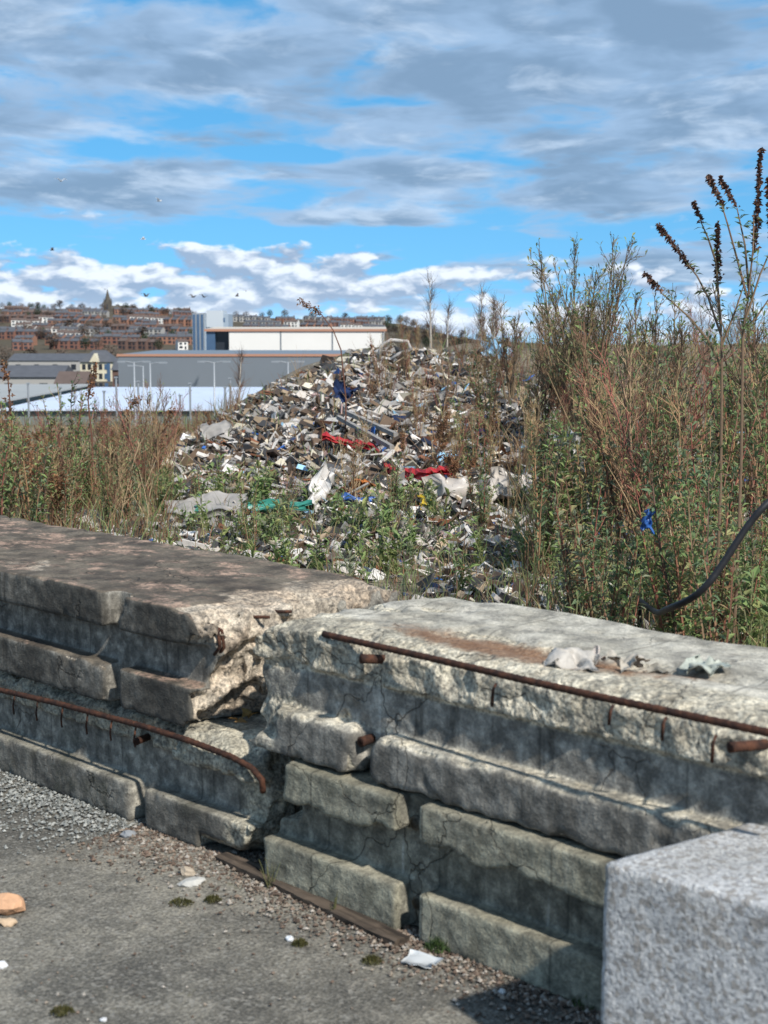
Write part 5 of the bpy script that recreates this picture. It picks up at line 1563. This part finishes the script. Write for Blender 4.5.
for i, (px, py, a, dk, lb) in enumerate(((61, 181, .6, False, 'gull flying highest on the left, before the grey cloud'), (159, 201, 1.2, False, 'gull just under the grey cloud edge'), (52, 250, 2.0, True, 'dark gull above the left houses'),
                                         (105, 289, .3, False, 'gull just above the church spire'), (146, 296, 1.0, True, 'gull right of the spire, wings raised'), (193, 297, 2.4, True, 'dark gull above the office tower, left of a pair'),
                                         (204, 297, .8, True, 'dark gull above the office tower, right of a pair'), (237, 296, 1.5, True, 'dark gull above the roof of the white building'), (246, 291, .2, False, 'pale gull above the white building, highest there'),
                                         (143, 239, 1.8, False, 'lone gull midway between spire and grey cloud'))):
    gull(px, py, 130 + 12 * (i % 4), a, dk, lb)

# ------------------------------------------------------------------ small things near the wall
# gravel along the foot of the wall
def gravel():
    rs = np.random.RandomState(9)
    N = 11000
    s = rs.uniform(-5.2, -1.7, N); 
    wid = np.interp(s, [-5.2, -4.2, -3.7, -3.2, -2.2, -1.7], [.50, .42, .26, .22, .20, .2])
    n = 2.765 - np.abs(rs.normal(0, .5, N)) * wid
    stray = rs.rand(N) < .06
    n = np.where(stray, 2.7 - rs.uniform(0, .9, N), n)
    gap = (s > -3.45) & (s < -3.2); n = np.where(gap & (rs.rand(N) < .5), 2.75 + rs.uniform(0, .3, N), n)
    r = .0028 + .0062 * rs.rand(N) ** 2.2
    r[stray] *= .7
    oc = np.array([(1, 0, 0), (-1, 0, 0), (0, 1, 0), (0, -1, 0), (0, 0, 1), (0, 0, -1)], float)
    fc = np.array([(0, 2, 4), (2, 1, 4), (1, 3, 4), (3, 0, 4), (2, 0, 5), (1, 2, 5), (3, 1, 5), (0, 3, 5)])
    D = oc[None] * (r[:, None, None] * rs.uniform(.6, 1.35, (N, 6, 1)))
    D[:, :, 2] *= .75
    a = rs.uniform(0, 6.28, N); ca, sa = np.cos(a), np.sin(a)
    Dx = D[:, :, 0] * ca[:, None] - D[:, :, 1] * sa[:, None]; Dy = D[:, :, 0] * sa[:, None] + D[:, :, 1] * ca[:, None]
    X = s[:, None] + Dx; Yn = n[:, None] + Dy; Z = r[:, None] * .5 + D[:, :, 2] + .002
    V = np.stack([X * .70711 + Yn * .70711, -X * .70711 + Yn * .70711, Z], -1).reshape(-1, 3)
    Fq = (fc[None] + (np.arange(N) * 6)[:, None, None]).reshape(-1, 3)
    cool = np.array([(.24, .245, .23), (.17, .175, .165), (.31, .31, .285), (.12, .125, .115)]); warm = np.array([(.17, .125, .095), (.115, .08, .06), (.24, .20, .16), (.145, .115, .09), (.30, .27, .235), (.08, .058, .045)])
    pick = np.where((s < -3.85)[:, None], cool[rs.randint(4, size=N)], warm[rs.randint(6, size=N)]) * rs.uniform(.75, 1.2, (N, 1))
    o = link('gravel', make_mesh('gravel', V, Fq, False, [mat_tint('gravel_stone', .9, .3, 80)], cols=np.repeat(pick, 6, 0)))
    tag(o, 'loose gravel and dirt strewn along the foot of the stacks', 'gravel', kind='stuff')
gravel()
# board at the foot of the near stack
def foot_board():
    a, c = on_z(222, 856, .01), on_z(402, 942, .01)
    root_d = c - a; L = root_d.length
    n = 30; b = MB(); w_, h_ = .027, .010
    for i in range(n + 1):
        x = L * i / n; k = U(-.003, .003); e = (.012 if i in (0, n) else 0) * U(.3, 1)
        for y, z in ((-w_, -h_), (-w_ * .97, h_ * .7), (-w_ * .5, h_ + k), (w_ * .4, h_ * .9 - k), (w_, h_ * .8), (w_, -h_)):
            b.v.append((x, y + U(-.002, .002), z + U(-.0015, .0015))); b.c.append((.5, .5, .5))
    for i in range(n):
        for j in range(6): b.f.append((i * 6 + j, (i + 1) * 6 + j, (i + 1) * 6 + (j + 1) % 6, i * 6 + (j + 1) % 6)); b.fm.append(0)
    b.f.append((0, 1, 2, 3, 4, 5)); b.fm.append(0); b.f.append(tuple(n * 6 + j for j in (5, 4, 3, 2, 1, 0))); b.fm.append(0)
    m, t = new_mat('rotten_wood'); ob = t.n('TexCoord').outputs['Object']
    g = t.noise(t.vm('MULTIPLY', ob, (3, 40, 40)), 1.0, 5, .6)
    finish(t, t.mix(t.ramp(g, .35, .7), (.03, .024, .02), (.105, .08, .06)), .95, g, .8, .006, .15)
    o = b.build('timber_board', m); o.location = a; o.rotation_euler = (0, 0, math.atan2(root_d.y, root_d.x))
    tag(o, 'dark rotten timber board lying along the foot of the near stack', 'board')
foot_board()
def stone(name, px, py, sx, sy, sz, col, seed, label, rz=0.0, sub=2, amp=.45, zb=None, cat='stone'):
    me = chunk(sub, (sx * 1.0, sy, sz), amp, seed); 
    p = on_z(px, py, sz * .35)
    mt = mat_plain('stone_' + col[0], col[1], .9, .35, 40, .6); me.materials.append(mt)
    o = link(name, me, loc=p, rot=(U(-.1, .1), U(-.1, .1), rz)); tag(o, label, cat)
    return o
stone('brick_fragment', 8, 905, .10, .085, .055, ('tan', (.50, .29, .17)), 2.0, 'tan broken brick lying on the yard at the frame edge', .5)
stone('brick_fragment', 8, 922, .05, .03, .02, ('buff', (.45, .33, .22)), 5.0, 'small buff chip in front of the tan broken brick', .2)
stone('rubble_chunk', 192, 882, .085, .055, .022, ('white', (.42, .41, .38)), 7.0, 'flat whitish stone lying before the far stack end', .4)
stone('rubble_chunk', 188, 872, .045, .03, .03, ('tan2', (.36, .30, .23)), 8.0, 'small tan stone behind the flat whitish stone', .1)
stone('rubble_chunk', 128, 834, .05, .04, .03, ('grey', (.22, .23, .24)), 9.0, 'grey stone touching the foot of the far stack', .1)
stone('pebble', 290, 939, .022, .02, .014, ('paper', (.62, .64, .66)), 3.0, 'white pebble on the yard before the rotten board', 0)
stone('pebble', 2, 965, .035, .028, .02, ('pale', (.60, .60, .60)), 4.0, 'white pebble on the yard at the frame edge', 0)
stone('pebble', 103, 1020, .018, .016, .01, ('pale2', (.58, .58, .58)), 6.0, 'white pebble on the yard at the bottom edge', 0)
stone('pebble', 502, 992, .022, .02, .014, ('pale3', (.55, .54, .52)), 6.5, 'pale pebble in the dirt near the granite block', 0)
def shard():
    p = on_z(421, 960, .012); V, Fq = crumple_grid(np.random.RandomState(77), 6, 5, .085, .06, .010, 0, .003)
    o = link('plastic_shard', make_mesh('plastic_shard', V, Fq, True, [mat_plain('shard_white', (.46, .48, .49), .5, .1)]), loc=p, rot=(.1, .05, -.5)); tag(o, 'white plastic shard lying in the dirt before the holed block', 'plastic shard')
shard()
for i, (px, py, r, lab) in enumerate(((181, 904, .035, 'small brown moss cushion right of the flat whitish stone'), (213, 901, .026, 'smaller moss cushion between whitish stone and rotten board'), (62, 1013, .03, 'moss cushion on the yard at the bottom edge'),
                                     (300, 945, .022, 'moss tuft beside the white pebble'), (372, 962, .03, 'dark moss tuft in the dirt near the white shard'), (592, 1003, .06, 'green moss and weeds at the foot by the granite block'), (440, 950, .04, 'dark weed tuft under the holed block'))):
    b = MB()
    for k in range(160):
        a, q = U(0, 6.28), math.sqrt(U(0, 1)); h = .012 * (1 - q * q) + .003
        b.leaf((math.cos(a) * q * r, math.sin(a) * q * r * .8, 0.0), (U(-1, 1), U(-1, 1), 1.6), h * (3.0 if i in (5, 6) else 1.4), .004, jit((.085, .08, .028) if i not in (5, 6) else (.06, .10, .03), .35), 0)
    o = b.build('moss_cushion', M_LEAF); o.location = on_z(px, py, .004); tag(o, lab, 'moss', 'moss tufts on the yard')
def weed(px, py, h, label):
    b = MB()
    for k in range(9): 
        pts = wander((U(-.008, .008), U(-.008, .008), 0), (U(-.4, .4), U(-.4, .4), 1), h * U(.5, 1), 3, .1); b.tube(pts, [.0016, .0013, .001, .0005], 3, jit((.20, .20, .09)))
    o = b.build('grass_tuft', M_LEAF); o.location = on_z(px, py, .0); tag(o, label, 'grass tuft', 'grass tufts by the board')
weed(270, 888, .11, 'thin grass tuft at the far end of the rotten board')
weed(333, 915, .07, 'short grass tuft midway along the rotten board')
# crumpled litter on the pale block
def litter(px, py, sx, sy, amp, col, seed, label):
    p = on_z(px, py, .765); V, Fq = crumple_grid(np.random.RandomState(seed), 16, 12, sx * .8, sy * .8, amp * .42, 0, .002)
    V = np.array(V); V[:, 2] -= V[:, 2].min()
    o = link('litter_scrap', make_mesh('litter_scrap', V, Fq, True, [mat_plain('litter_' + str(seed), col, .45, .35, 45, .5)]), loc=p - Vector((0, 0, .018)), rot=(0, 0, U(0, 3))); tag(o, label, 'litter', 'crumpled litter on the pale block')
litter(574, 661, .11, .14, .075, (.40, .37, .33), 81, 'crumpled pale plastic scrap beside the rust stain on the pale block')
litter(592, 656, .07, .07, .04, (.42, .37, .33), 82, 'small pinkish pale scrap touching the crumpled one by the rust stain')
litter(629, 664, .10, .10, .05, (.40, .36, .30), 83, 'folded tan scrap in the middle of the litter on the pale block')
litter(660, 667, .06, .08, .025, (.24, .22, .18), 84, 'dull flattened scrap between the tan and the grey-green litter')
litter(705, 666, .12, .13, .06, (.34, .36, .31), 85, 'crumpled grey-green plastic scrap farthest from the rust stain')
leafb = MB()
for k in range(5): leafb.leaf((U(-.02, .02), U(-.02, .02), .003 * k), (U(-1, 1), U(-1, 1), .3), .05, .03, jit((.20, .13, .05)), .2, U(-.5, .5))
lo = leafb.build('dead_leaf', M_SEED); lo.location = on_z(243, 722, .385); tag(lo, 'curled brown dead leaf in the gap between the stacks', 'leaf')
settle_labels()
